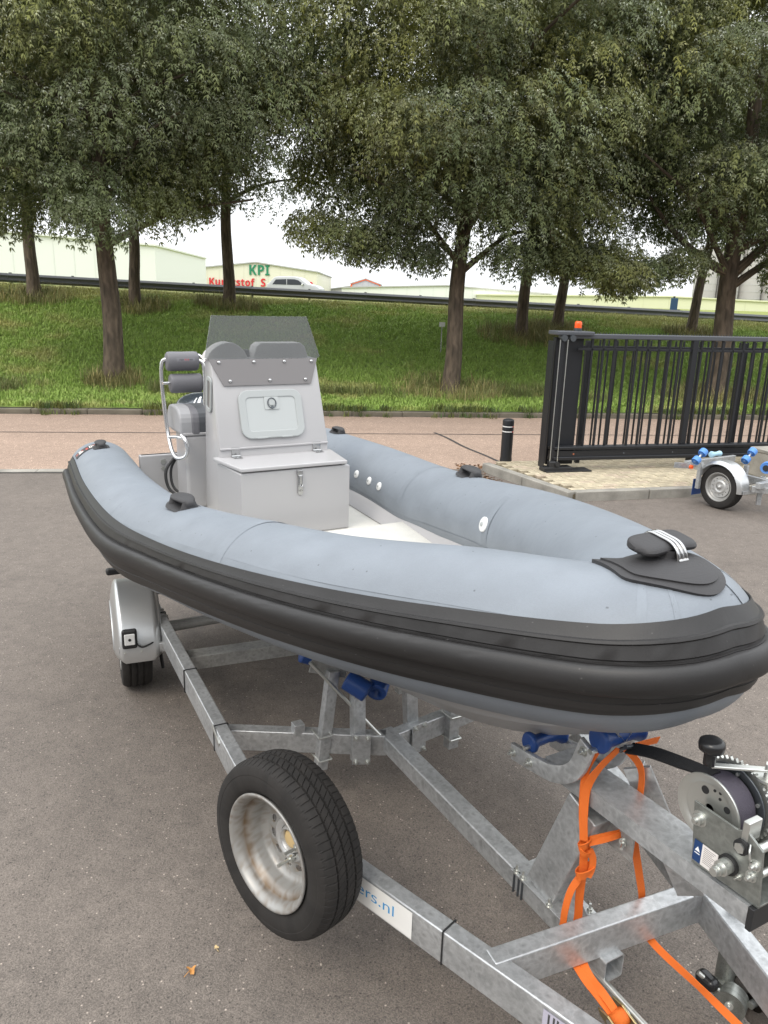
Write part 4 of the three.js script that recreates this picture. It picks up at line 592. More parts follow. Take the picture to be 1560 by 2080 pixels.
  const gg = extrude(gear, 0.009); gg.rotateY(Math.PI / 2); gg.translate(0.066, 1.073, 2.378); part(wn, 'gear_wheel', uvm(gg), M.zinc);
  for (let i = 0; i < 6; i++) { const a = i / 6 * 6.283 + 0.4; part(wn, 'flange_rivet', cyl([0.048, 1.073 + 0.084 * Math.sin(a), 2.378 + 0.084 * Math.cos(a)], [0.058, 1.073 + 0.084 * Math.sin(a), 2.378 + 0.084 * Math.cos(a)], 0.005), M.zinc); }
  for (const [r, a, k] of [[0.055, 0.5, 0.009], [0.048, 2.0, 0.011], [0.058, 1.45, 0.004], [0.064, 1.2, 0.004], [0.05, 1.05, 0.004]]) part(wn, 'flange_hole', cyl([-0.0295, 1.073 + r * Math.sin(a), 2.378 + r * Math.cos(a)], [-0.0275, 1.073 + r * Math.sin(a), 2.378 + r * Math.cos(a)], k), M.black);
  part(wn, 'webbing_coil', latheX([[0.02, -0.026], [0.078, -0.026], [0.079, -0.022], [0.0785, 0.0], [0.079, 0.046], [0.078, 0.050], [0.02, 0.050]], 48).translate(0, 1.073, 2.378), M.webGrey);
  part(wn, 'drum_bolt', bolt([-0.056, 1.050, 2.375], [-1, 0, 0], 0.016, 0.02), M.zinc);
  part(wn, 'drive_shaft', [cyl([-0.105, 0.985, 2.475], [0.11, 0.985, 2.475], 0.014), cyl([-0.09, 0.985, 2.475], [-0.062, 0.985, 2.475], 0.020), cyl([-0.118, 0.985, 2.475], [-0.10, 0.985, 2.475], 0.011)], M.zinc);
  part(wn, 'shaft_bush', cyl([-0.064, 0.985, 2.475], [-0.056, 0.985, 2.475], 0.027), M.black);
  part(wn, 'pawl_pivot', [cyl([-0.068, 1.058, 2.502], [-0.056, 1.058, 2.502], 0.020)], M.black); part(wn, 'pawl_bolt', cyl([-0.074, 1.058, 2.502], [-0.066, 1.058, 2.502], 0.014, 0.012, 6), M.zinc);
  part(wn, 'pawl', [box(0.05, 0.055, 0.018, -0.035, 1.10, 2.502, 0.003)], M.zinc);
  part(wn, 'spreader_bar', [cyl([-0.05, 1.068, 2.535], [0.085, 1.068, 2.535], 0.011), cyl([-0.05, 1.012, 2.553], [0.085, 1.012, 2.553], 0.009)], M.zinc);
  part(wn, 'bolt', [bolt([-0.056, 1.03, 2.54], [-1, 0, 0], 0.011), bolt([-0.056, 0.995, 2.535], [-1, 0, 0], 0.011), bolt([-0.056, 0.97, 2.505], [-1, 0, 0], 0.006)], M.zinc);
  part(wn, 'pawl_spring', tube([[-0.058, 1.035, 2.528], [-0.070, 1.045, 2.533], [-0.070, 1.065, 2.528], [-0.058, 1.075, 2.52]], 0.003, 14, 6), M.zinc);
  part(wn, 'crank_arm', [bar([0.095, 1.188, 2.44], [-0.032, 1.193, 2.363], 0.020, 0.008, 0.003), cyl([0.098, 1.12, 2.443], [0.098, 1.205, 2.443], 0.016, 0.014, 6), cyl([0.098, 1.165, 2.443], [0.098, 1.172, 2.443], 0.038)], M.zinc);
  part(wn, 'crank_knob', lathe([[0, 0], [0.015, 0], [0.016, 0.030], [0.020, 0.036], [0.031, 0.043], [0.033, 0.056], [0.031, 0.066], [0.022, 0.072], [0, 0.074]], 24).translate(-0.036, 1.197, 2.361), M.blackGloss);
  const lab = printMat(128, 128, (x, w, h) => { x.fillStyle = '#e9e4e0'; x.fillRect(0, 0, w, h); x.fillStyle = '#1d3f70'; x.fillRect(0, 0, 44, h); x.fillStyle = '#fff'; x.beginPath(); x.moveTo(22, 34); x.lineTo(36, 64); x.lineTo(8, 64); x.fill(); x.fillRect(8, 74, 28, 6); x.fillStyle = '#9a9492'; for (let i = 0; i < 9; i++) x.fillRect(54, 14 + i * 11, 62 - (i % 3) * 8, 4); }, 0.45);
  part(wn, 'warning_label', gridSurface(1, 1, (a, b) => V(-0.0585, 0.927 + b * 0.062 - 0.0 * a, 2.372 + a * 0.072), false, (a, b) => [a, b]), lab);
  part(wn, 'winch_strap', ribbon([[0.005, 1.149, 2.355], [0.005, 1.125, 2.26], [0.004, 1.100, 2.16], [0.0, 1.068, 2.075]], [[1, 0, 0], [1, 0.25, 0], [1, 0.35, 0], [0.9, 0.4, 0]], 0.046, 0.005, 30), M.webBlack);
  part(wn, 'snap_hook', [tube([[0, 1.07, 2.075], [0.012, 1.055, 2.055], [0.004, 1.04, 2.045], [-0.012, 1.05, 2.05], [-0.004, 1.068, 2.07]], 0.006, 20, 7), cyl([-0.02, 1.078, 2.078], [0.03, 1.066, 2.078], 0.007)], M.zincDark);
  // jockey wheel at the right drawbar
  const jx = 0.402, ju = 2.245, jw = part(T, 'jockey_wheel', [cyl([jx, 0.17, ju], [jx, 0.52, ju], 0.030, 0.030, 24)], M.plate);
  part(jw, 'jockey_clamp', [cyl([jx, 0.395, ju], [jx, 0.42, ju], 0.04, 0.04, 20), box(0.07, 0.06, 0.05, jx + 0.035, 0.42, ju - 0.02, 0.006)], M.black);
  part(jw, 'jockey_bracket', [cyl([jx - 0.055, 0.155, ju + 0.065], [jx - 0.008, 0.155, ju + 0.045], 0.050, 0.050, 28), box(0.05, 0.07, 0.08, jx - 0.015, 0.16, ju + 0.025, 0.01)], M.plate);
  part(jw, 'bolt', bolt([jx - 0.057, 0.16, ju + 0.066], [-0.8, 0.3, 0.6], 0.010, 0.016), M.zinc); part(jw, 'bolt', bolt([jx - 0.054, 0.125, ju + 0.07], [-0.8, 0.3, 0.6], 0.006), M.zinc); part(jw, 'bolt', cyl([jx + 0.03, 0.205, ju + 0.02], [jx + 0.03, 0.235, ju + 0.02], 0.012), M.zinc);
  part(jw, 'jockey_handle', [cyl([jx - 0.10, 0.225, ju - 0.03], [jx - 0.05, 0.175, ju + 0.035], 0.008)], M.zinc); part(jw, 'handle_grip', box(0.05, 0.045, 0.075, jx - 0.075, 0.20, ju - 0.01, 0.02), M.blackGloss);
  const jt = (() => { const g = latheX([[0.03, -0.032], [0.075, -0.035], [0.092, -0.024], [0.096, 0], [0.092, 0.024], [0.075, 0.035], [0.03, 0.032]], 90); const p = g.attributes.position; for (let i = 0; i < p.count; i++) { const k = 1 + 0.07 * (vnoise(p.getX(i) * 160 + 9, Math.atan2(p.getY(i), p.getZ(i)) * 24) - 0.5); p.setY(i, p.getY(i) * k); p.setZ(i, p.getZ(i) * k); } g.computeVertexNormals(); return g.translate(0.455, 0.165, 2.345); })();
  M.jockeyTyre = std({ map: concMap, color: lin(0.62, 0.58, 0.59), roughness: 0.98, bumpMap: asphBump, bumpScale: 0.012 });
  part(jw, 'jockey_tyre', jt, M.jockeyTyre); part(jw, 'jockey_axle', cyl([jx, 0.165, 2.345], [0.50, 0.165, 2.345], 0.012), M.zinc);
  part(T, 'hose_clip', [clip([0.415, rc0, 2.035], [0.405, rc0, 2.065], 0, 0.008), clip([0.408, rc0, 2.055], [0.398, rc0, 2.085], 0, 0.006)], M.black);
}
// ---------------------------------------------------------------- orange ratchet strap
{
  const S = thing('ratchet_strap', 'orange ratchet strap knotted beside the winch post and running under the front crossbar', 'strap', BASE, HEAD);
  const w = 0.026, R = [1, 0, 0.15], sv = (pts, sides, ww = w, n = 40) => part(S, 'webbing', ribbon(pts, sides, ww, 0.0028, n), M.orange);
  sv([[-0.070, 1.045, 2.02], [-0.073, 0.98, 1.995], [-0.0735, 0.92, 1.985], [-0.074, 0.82, 1.992], [-0.072, 0.725, 2.008]], [[1, 0, 0.5], [1, 0, 0.7], [0.4, 0, 1], [0.5, 0, 1], [0.6, 0, 0.8]], 0.020);
  sv([[-0.02, 1.06, 2.055], [-0.060, 0.985, 2.025], [-0.073, 0.91, 2.000], [-0.078, 0.82, 2.004], [-0.076, 0.73, 2.014]], [[1, 0.4, 0.3], [1, 0.4, 0.4], [0.7, 0, 0.8], [0.5, 0, 1], [0.5, 0, 0.9]], 0.026);
  sv([[0.0, 1.06, 2.06], [0.05, 1.0, 2.075], [0.0655, 0.955, 2.08], [0.070, 0.86, 2.08]], [[1, 0.5, 0.6], [0.6, 0.6, 1], [0, 0, 1], [0, 0, 1]], 0.022);
  sv([[0.02, 1.068, 2.075], [0.06, 1.072, 2.082], [0.105, 1.074, 2.09]], [[0, 1, 0.4], [0, 1, 0.4]], 0.030);
  sv([[-0.055, 0.732, 2.02], [-0.01, 0.748, 2.045], [0.04, 0.757, 2.062], [0.080, 0.757, 2.064]], [[0, 1, -0.3], [0, 1, -0.2], [0, 1, 0], [0, 1, 0.4]], 0.018);
  sv([[-0.06, 0.718, 2.02], [-0.015, 0.737, 2.048], [0.035, 0.752, 2.066], [0.082, 0.752, 2.066]], [[0, 1, -0.6], [0, 1, -0.4], [0, 1, 0.4]], 0.018);
  sv([[0.078, 0.752, 2.064], [0.110, 0.652, 2.062], [0.143, 0.551, 2.061], [0.175, 0.450, 2.058], [0.180, 0.372, 2.056], [0.168, 0.338, 2.110], [0.192, 0.300, 2.297], [0.200, 0.285, 2.43], [0.21, 0.24, 2.86]], [[0.5, 0, 1], [0.7, 0, 0.9], [1, 0, 0.5], [1, 0, 0.2], [1, 0, 0], [0.6, 0.6, 0], [0.1, 1, 0], [0.7, 0.6, 0], [1, 0.3, 0]], 0.024, 80);
  sv([[-0.066, 0.715, 2.008], [-0.062, 0.62, 2.012], [-0.050, 0.50, 2.000], [-0.045, 0.42, 2.000], [-0.055, 0.362, 2.008], [-0.112, 0.340, 2.128], [-0.092, 0.300, 2.18], [-0.088, 0.275, 2.25]], [[1, 0, 0.4], [1, 0, 0.6], [0.7, 0, 0.8], [0.7, 0, 0.8], [0.8, 0, 0.5], [1, 0.1, 0]], 0.026, 60);
  sv([[-0.068, 0.60, 2.014], [-0.090, 0.54, 2.000], [-0.102, 0.47, 1.996], [-0.104, 0.42, 1.996], [-0.108, 0.362, 2.004], [-0.132, 0.338, 2.125], [-0.108, 0.292, 2.18], [-0.100, 0.268, 2.25]], [[0.4, 0, 1], [0.4, 0, 1], [0.3, 0, 1], [0.5, 0, 1], [1, 0, 0], [1, 0.2, 0]], 0.022, 60);
  // the knot: turns of webbing around each other
  const turn = (y, rx, rz, tilt, ww, cx, cz, a0 = 0, a1 = 6.5) => { const p = [], s = []; for (let i = 0; i <= 10; i++) { const a = a0 + (a1 - a0) * i / 10; p.push([cx + rx * Math.cos(a), y + tilt * Math.sin(a + 0.6), cz + rz * Math.sin(a)]); s.push([0.25 * Math.cos(a), 1, 0.25 * Math.sin(a)]); } return ribbon(p, s, ww, 0.003, 40); };
  part(S, 'knot', [turn(0.712, 0.016, 0.014, 0.012, 0.024, -0.070, 2.012), turn(0.690, 0.018, 0.015, -0.010, 0.020, -0.066, 2.014, 1.5, 8), turn(0.612, 0.030, 0.020, 0.012, 0.030, -0.058, 2.018), ribbon([[-0.060, 0.70, 2.028], [-0.046, 0.665, 2.032], [-0.050, 0.63, 2.036], [-0.062, 0.605, 2.036]], [[1, 0, 0.3], [1, 0, 0.3]], 0.022, 0.003, 16)], M.orange);
  const ra = part(S, 'ratchet', (() => { const side = (o) => { const g = extrude([[0, 0], [0.028, 0.022], [0.07, 0.024], [0.16, 0.016], [0.20, 0], [0.16, -0.014], [0.05, -0.018], [0.015, -0.016]], 0.003, [], 0.0008); g.rotateY(-Math.PI / 2); g.translate(o, 0, 0); return uvm(g); }; return [side(-0.022), side(0.026), cyl([-0.024, 0.004, 0.045], [0.028, 0.004, 0.045], 0.010), cyl([-0.024, 0, 0.14], [0.028, 0, 0.14], 0.006)]; })(), M.brass);
  ra.position.set(-0.093, 0.282, 2.19); ra.rotation.set(0.42, 0.10, 0.25); ra.scale.setScalar(1.2);
  part(ra, 'ratchet_spool', latheX([[0, -0.019], [0.021, -0.019], [0.022, 0], [0.021, 0.020], [0, 0.020]], 20).translate(0, 0.006, 0.045), M.orange);
  part(ra, 'ratchet_wheel', [cyl([-0.026, 0.004, 0.045], [-0.0235, 0.004, 0.045], 0.016, 0.016, 11), cyl([0.027, 0.004, 0.045], [0.0295, 0.004, 0.045], 0.016, 0.016, 11)], M.zinc);
}
// gas strut like rod leading forward from the stub of the centre beam
part(tr0, 'brake_linkage', cyl([-0.045, 0.285, 2.08], [-0.045, 0.27, 3.2], 0.010, 0.010, 12), M.zinc);
// ---------------------------------------------------------------- paved island with kerb, bollard, sliding gate
{
  const IA = 14.6 * Math.PI / 180, iS = struct('paved_island', [2.23, 0, -8.925], IA);         // local x along the front kerb, z towards the camera; corner at the origin
  const L = 7.2, back = -2.6, cutx = (z) => -0.0 + (z / back) * -0.42 - 0.0, leftAt = (z) => 0.02 + z * 0.25;   // left edge runs back and to the left
  const base = extrude([[leftAt(0) + 0.02, 0.02], [L, 0.02], [L, 1.78], [leftAt(-1.72) + 0.05, 1.78], [leftAt(-1.70), 1.70]].map(p => p), 0.085); base.rotateX(-Math.PI / 2);
  part(iS, 'bedding', uvm(base), std({ map: concMap, color: lin(0.38, 0.33, 0.24), roughness: 0.95 }));
  const ks = (x0, z0, x1, z1, nm) => part(iS, numbered('island_kerb_stone'), bar([x0, 0.052, z0], [x1, 0.052, z1], 0.12, 0.135, 0.012), M.concrete);
  for (let i = 0; i < 7; i++) ks(0.07 + i * 1.0, -0.06, 0.07 + i * 1.0 + 0.99, -0.06);
  for (let i = 0; i < 2; i++) { const z0 = -0.02 - i * 0.86, z1 = z0 - 0.85; ks(leftAt(z0) + 0.0, z0, leftAt(z1) + 0.0, z1); }
  const brickM = [0, 1, 2, 3, 4].map(i => std({ map: concMap, color: lin(1.72 + 0.16 * (i % 3 - 1), (1.57 + 0.15 * (i % 3 - 1)) * (i === 4 ? 0.95 : 1), 1.27 + 0.12 * (i % 3 - 1)), roughness: 0.9 }));
  const bg = [0, 1, 2].map(i => box(0.198, 0.05, 0.098, 0, 0, 0, 0.006)); let n = 0; const rest = [];
  for (let r = 0; r < 24; r++) for (let c = -3; c < 34; c++) {                                    // bricks in running bond, turned a little
    const x = 0.17 + c * 0.205 + (r % 2) * 0.1, z = -0.18 - r * 0.104; if (z < -1.74 || x < leftAt(z) + 0.15 || x > L - 0.2) continue;
    if (z > -0.9 && x < 3.2 && n < 150 || z > -1.5 && x < 2.0 && n < 296) { const o = mesh(n ? 'brick_' + String(n).padStart(3, '0') : 'brick', bg[n % 3], brickM[(hash2(r, c + 9) * 5) | 0]); o.position.set(x, 0.094 + 0.006 * (hash2(c, r) - 0.5), z); o.rotation.set((hash2(r, c + 3) - 0.5) * 0.03, (hash2(r + 5, c) - 0.5) * 0.03, (hash2(r + 7, c) - 0.5) * 0.03); o.receiveShadow = o.castShadow = true; iS.add(o); n++; }
    else { const g = bg[0].clone(); g.rotateY((hash2(r + 5, c) - 0.5) * 0.03); g.translate(x, 0.094 + 0.006 * (hash2(c, r) - 0.5), z); rest.push(g); }
  }
  const o = part(iS, 'paving_bricks', rest, brickM[0]); o.userData.kind = 'stuff';
  const b = thing('bollard', 'short black bollard with white and red reflector bands at the corner of the paved island', 'bollard', [1.70, 0.12, -10.69]);
  part(b, 'post', lathe([[0.085, -0.03], [0.085, 0.02], [0.080, 0.05], [0.080, 0.405], [0.077, 0.41], [0.077, 0.425], [0.080, 0.43], [0.080, 0.475], [0.077, 0.48], [0.077, 0.495], [0.080, 0.50], [0.080, 0.565], [0.074, 0.58], [0.035, 0.595], [0, 0.598]], 32), M.paintBlack);
  for (const y of [0.4175, 0.4875]) { const h = 0.007; const seg = (a, l) => new THREE.CylinderGeometry(0.0785, 0.0785, h * 2, 18, 1, true, a, l).translate(0, y, 0); part(b, 'white_band', seg(-1.9, 2.6), M.white); part(b, 'red_band', seg(0.72, 1.0), M.red); }
}
{
  const GA = 14 * Math.PI / 180;
  const g = thing('sliding_gate', 'black steel sliding gate of upright bars with orange flashing lamp on its post', 'gate', [2.16, 0.12, -10.13], GA);
  const B = M.paintBlack, L = 6.4;
  part(g, 'bottom_beam', [box(L, 0.045, 0.13, L / 2 + 0.02, 0.305, 0.02, 0.012), box(L, 0.09, 0.085, L / 2 + 0.02, 0.225, 0.02, 0.006), box(L, 0.05, 0.13, L / 2 + 0.02, 0.165, 0.02, 0.012)], B);
  for (let i = 0; i < 6; i++) part(g, 'beam_rivet', cyl([0.35 + i * 0.75, 0.225, 0.062], [0.35 + i * 0.75, 0.225, 0.068], 0.012, 0.012, 10), i % 3 ? M.paintGrey : std({ color: lin(0.35, 0.11, 0.05), roughness: 0.7 }));
  part(g, 'top_rail', [box(L + 0.05, 0.065, 0.075, L / 2 + 0.05, 1.765, 0.0, 0.014)], M.paintGrey);
  const teeth = []; for (let i = 0; i < 150; i++) teeth.push(cyl([0.10 + i * 0.042, 1.797, 0], [0.10 + i * 0.042, 1.822, 0], 0.008, 0.002, 4)); const tt = part(g, 'spike_strip', teeth, B); tt.userData.kind = 'stuff';
  part(g, 'upper_rail', box(L, 0.03, 0.03, L / 2 + 0.3, 1.60, 0.0, 0.003), B);
  for (const x of [2.02, 3.72, 5.42]) part(g, 'gate_post', box(0.085, 1.42, 0.07, x, 1.04, 0.0, 0.006), B);
  const bg = box(0.03, 1.42, 0.03, 0, 0, 0, 0.004); let k = 0;
  for (let i = 0; i < 36; i++) { const x = 0.50 + i * 0.163; if (Math.abs(x - 2.02) < 0.07 || Math.abs(x - 3.72) < 0.07 || Math.abs(x - 5.42) < 0.07) continue; const o = mesh(k ? 'gate_bar_' + String(k).padStart(3, '0') : 'gate_bar', bg, B); o.position.set(x, 1.04, 0); g.add(o); k++; }
  // portal posts with guide plates
  part(g, 'portal_post', [box(0.40, 1.68, 0.09, 0.22, 0.90, -0.12, 0.01)], B, 'wide black portal post');
  part(g, 'portal_fin', [box(0.012, 1.66, 0.16, -0.07, 0.87, -0.02, 0.002), box(0.06, 1.68, 0.02, 0.03, 0.88, 0.075, 0.004)], B);
  for (const x of [0.002, 0.108]) part(g, 'bright_edge', box(0.010, 1.68, 0.008, x, 0.88, 0.088, 0.002), M.zinc);
  part(g, 'cover_seam', box(0.006, 1.64, 0.004, 0.23, 0.90, -0.113, 0), M.paintGrey);
  for (const [x, y] of [[0.13, 1.25], [0.31, 1.25], [0.13, 0.75], [0.31, 0.75]]) part(g, 'cover_screw', cyl([x, y, -0.116], [x, y, -0.110], 0.008, 0.008, 8), M.zinc);
  part(g, 'portal_cap', [box(0.52, 0.05, 0.28, 0.22, 1.80, -0.06, 0.012)], M.paintGrey);
  part(g, 'guide_roller', [cyl([0.05, 1.74, 0.06], [0.05, 1.74, 0.11], 0.04), cyl([0.17, 1.74, 0.06], [0.17, 1.74, 0.11], 0.04)], M.zincDark);
  const bc = part(g, 'flashing_lamp', along([0.30, 1.862, -0.05], [0.30, 2.0, -0.05], [[0.046, 0], [0.047, 0.05], [0.043, 0.08], [0.026, 0.088], [0, 0.089]], 24), M.beacon); part(bc, 'lamp_base', cyl([0.30, 1.822, -0.05], [0.30, 1.865, -0.05], 0.05, 0.052, 20), M.zincDark);
  part(g, 'roller_carriage', [box(0.42, 0.06, 0.16, 0.12, 0.03, 0.05, 0.01), box(0.10, 0.12, 0.10, 0.04, 0.08, 0.07, 0.02), cyl([0.10, 0.10, 0.10], [0.10, 0.10, 0.14], 0.035), box(0.66, 0.018, 0.22, 0.26, 0.009, 0.06, 0.004), box(0.10, 0.14, 0.12, 2.2, 0.07, 0.0, 0.01)], M.black);
  // fixed fence right behind the opened gate
  const f = thing('bar_fence', 'black fence of thin upright bars standing right behind the sliding gate', 'fence', [2.30, 0.06, -10.60], GA + 0.01);
  const fb = box(0.022, 1.58, 0.022, 0, 0, 0, 0.003); k = 0;
  for (let i = 0; i < 44; i++) { const x = 0.47 + i * 0.131; const o = mesh(k ? 'fence_bar_' + String(k).padStart(3, '0') : 'fence_bar', fb, B); o.position.set(x, 0.97, 0); f.add(o); k++; }
  part(f, 'fence_rail', box(6.2, 0.04, 0.04, 3.3, 1.66, 0, 0.004), B); part(f, 'fence_rail', box(6.2, 0.04, 0.04, 3.3, 0.22, 0, 0.004), B);
  for (const x of [0.42, 2.9, 5.4]) part(f, 'fence_post', box(0.06, 1.75, 0.06, x, 0.87, 0, 0.004), B);
}
// ---------------------------------------------------------------- small trailer parked at the right edge
{
  const P = thing('small_boat_trailer', 'small galvanized boat trailer with light blue rollers at the right edge beside the island', 'trailer', [3.98, 0, -8.86], HEAD + 0.02);
  const w = wheel(P, [0, 0.262, 0], [-1, 0, 0], 0.262, 0.15, 0.165, false); part(w, 'rim', spareRim(0, 0.163, 0).scale(0.75, 1, 1), M.rim);
  part(w, 'rim_disc', rimDisc(0.125, 12, 0.025, 0.008, 0.011, 0.100, 0.028, 0.006), M.rimClean); part(w, 'hub_cap', [latheX([[0.085, 0.03], [0.078, 0.045], [0.06, 0.05], [0.045, 0.04]], 32), latheX([[0, 0.062], [0.022, 0.060], [0.026, 0.03]], 20)], M.rimClean);
  const fr = 0.315, fw = 0.20, a0 = -0.02 * Math.PI, a1 = 0.93 * Math.PI;
  const fd = (off) => gridSurface(36, 16, (a, b) => { const k = b * 2 - 1, e = Math.abs(k), d = e < 0.7 ? 0 : -0.04 * ((e - 0.7) / 0.3) ** 2, th = a0 + (a1 - a0) * a, r = fr + d + off; return V(k * fw / 2 - 0.005, 0.262 + r * Math.sin(th), r * Math.cos(th)); }, false, (a, b) => [a, b * fw]);
  const md = part(P, 'mudguard', [fd(0), fd(-0.003)], M.mudguard); part(md, 'mud_flap', box(0.17, 0.20, 0.006, 0, 0.19, -0.335, 0.002), M.blue);
  part(P, 'lamp_arm', box(0.24, 0.04, 0.006, 0.06, 0.262, 0.326, 0.002), M.galv);
  part(P, 'side_rail', bar([0.30, 0.36, -0.72], [0.30, 0.36, 2.1], 0.05, 0.08, 0.005), M.galv);
  part(P, 'crossbar', bar([0.10, 0.40, -0.62], [1.05, 0.40, -0.62], 0.05, 0.08, 0.005), M.galv); part(P, 'crossbar', bar([0.05, 0.36, 0.42], [1.0, 0.36, 0.42], 0.06, 0.07, 0.005), M.galv);
  part(P, 'lamp_bracket', bar([-0.16, 0.42, -0.58], [0.06, 0.40, -0.52], 0.008, 0.07, 0.002), M.galv); part(P, 'marker_light', cyl([0.0, 0.405, -0.47], [0.0, 0.405, -0.44], 0.026, 0.024, 18), M.beacon);
  const rl = (a, b, r, m) => part(P, 'roller', along(a, b, [[0, 0], [r * 0.5, 0], [r * 0.52, 0.02], [r * 0.9, 0.0], [r, 0.01], [r * 0.98, vec(a).distanceTo(vec(b)) - 0.01], [r * 0.85, vec(a).distanceTo(vec(b))], [0, vec(a).distanceTo(vec(b))]], 24), m);
  const wl = (x, z, y) => { const dx = x - 3.98, dz = z + 8.86, t = HEAD + 0.02; return V(dx * Math.cos(t) - dz * Math.sin(t), y, dx * Math.sin(t) + dz * Math.cos(t)); };
  const pair = (c, s, m, dx = 0.10, dy = 0.085) => { const q = (k, h) => c.clone().add(V(k * dx / 2 - 0.028, h * dy / 2 - 0.022, 0)), q2 = (k, h) => c.clone().add(V(k * dx / 2 + 0.028, h * dy / 2 + 0.022, 0)); rl(q(-1, -1), q2(-1, -1), 0.05, m); rl(q(1, 1), q2(1, 1), 0.05, m); part(P, 'roller_shaft', cyl(q(-1, -1), q2(1, 1), 0.012), M.zinc); };
  pair(wl(3.71, -8.95, 0.60), 1, M.blueLight); pair(wl(4.29, -8.95, 0.625), 1, M.blueLight);
  const kr = wl(4.0, -9.2, 0.585); part(P, 'keel_roller', latheX([[0, -0.09], [0.034, -0.09], [0.040, -0.075], [0.028, -0.03], [0.026, 0.02], [0.036, 0.07], [0.032, 0.085], [0, 0.085]], 24).translate(kr.x, kr.y, kr.z), M.bluePale);
  const br = wl(4.42, -8.75, 0.53); rl(br.clone().add(V(-0.045, 0, 0.02)), br.clone().add(V(0.05, 0, -0.02)), 0.068, M.blueLight); part(P, 'roller_hub', cyl(br.clone().add(V(-0.053, 0, 0.022)), br.clone().add(V(-0.046, 0, 0.02)), 0.036), M.black);
  for (const c of [wl(3.75, -8.99, 0.46), wl(4.27, -8.93, 0.45), wl(4.40, -8.76, 0.36)]) part(P, 'roller_stand', bar([c.x, 0.20, c.z], [c.x, c.y + 0.06, c.z], 0.045, 0.045, 0.004), M.galv);
  const fr1 = wl(4.22, -8.62, 0.30), fr2 = wl(4.75, -8.42, 0.29); part(P, 'front_arm', bar([fr1.x, 0.30, fr1.z], [fr2.x, 0.30, fr2.z], 0.05, 0.07, 0.004), M.galv);
  part(P, 'support_leg', bar([fr1.x + 0.14, 0.10, fr1.z + 0.02], [fr1.x + 0.16, 0.36, fr1.z], 0.05, 0.05, 0.004), M.galv);
  part(P, 'axle', cyl([0.05, 0.262, 0], [1.35, 0.262, 0], 0.03), M.galvDull);
  const cb = thing('concrete_block', 'pale cream concrete block at the right edge behind the small trailer', 'block', [5.42, 0.12, -10.05], 0.25);
  part(cb, 'block_body', box(0.9, 0.34, 0.6, 0.0, 0.18, 0, 0.02), M.concrete); part(cb, 'block_cap', box(0.92, 0.05, 0.62, 0.0, 0.365, 0, 0.015), M.concrete);
}
// ---------------------------------------------------------------- guardrail on the dike
{
  const g = thing('guardrail', 'dark steel guardrail running along the top of the grass embankment', 'guardrail', [0, 0, 0], ROAD), n = 29.6;
  const yT = (s) => 2.43 - 0.0235 * s; const prof = [[0, 0.31], [0.03, 0.29], [0.075, 0.235], [0.03, 0.165], [0.03, 0.145], [0.075, 0.075], [0.03, 0.02], [0, 0]];
  const M2 = std({ color: lin(0.10, 0.103, 0.108), roughness: 0.5, metalness: 0.3 });
  for (let i = 0; i < 13; i++) { const s0 = -26 + i * 4.2, s1 = s0 + 4.19; part(g, 'rail_beam', toCreasedNormals(gridSurface(2, prof.length - 1, (a, b) => { const s = s0 + (s1 - s0) * a, p = prof[Math.round(b * (prof.length - 1))]; return V(s, yT(s) - 0.30 + p[1] + 0.003 * (i % 2), -n + p[0] + 0.002 * (i % 2)); }), 0.6), M2); part(g, 'rail_beam_back', gridSurface(2, prof.length - 1, (a, b) => { const s = s0 + (s1 - s0) * a, p = prof[Math.round(b * (prof.length - 1))]; return V(s, yT(s) - 0.30 + p[1], -n - 0.55 - p[0]); }), M2); }
  for (let i = 0; i < 27; i++) { const s = -26 + i * 2.1; part(g, numbered('rail_post'), box(0.08, 0.80, 0.10, s, yT(s) - 0.36, -n - 0.28, 0.004), M2); part(g, numbered('rail_spacer'), box(0.10, 0.10, 0.54, s, yT(s) - 0.10, -n - 0.275, 0.004), M.galvDull); }
}
// ---------------------------------------------------------------- far buildings
function hall(name, label, pos, turn, w, d, h, ridge, mat, roofMat, panels) {
  const b = thing(name, label, 'building', pos, turn), pts = [[-w / 2, 0], [w / 2, 0], [w / 2, h], [0, ridge], [-w / 2, h]];
  const g = extrude(pts, d); g.translate(0, 0, -d); part(b, 'wall', uvm(g), mat);
  const rf = (s) => bar([s * (w / 2 + 0.2), h, -d / 2], [0, ridge + 0.12, -d / 2], d + 0.5, 0.18, 0, [0, 1, 0]);
  part(b, 'roof', [rf(-1), rf(1)], roofMat);
  const m2 = mat.clone(); m2.color = mat.color.clone().multiplyScalar(0.93);
  for (let i = 1; i < panels; i++) { const x = -w / 2 + w * i / panels, hh = h + (ridge - h) * (1 - Math.abs(x) / (w / 2)); part(b, numbered('panel_joint'), box(0.10, hh - 0.2, 0.05, x, hh / 2, 0.0, 0), m2); }
  return b;
}
const cream = std({ color: lin(0.70, 0.68, 0.57), roughness: 0.75 }), pale = std({ color: lin(0.72, 0.735, 0.70), roughness: 0.7 }), roofGrey = std({ color: lin(0.42, 0.42, 0.41), roughness: 0.7 }), greyWall = std({ color: lin(0.42, 0.43, 0.43), roughness: 0.7 }), limeWall = std({ color: lin(0.66, 0.67, 0.47), roughness: 0.75 });
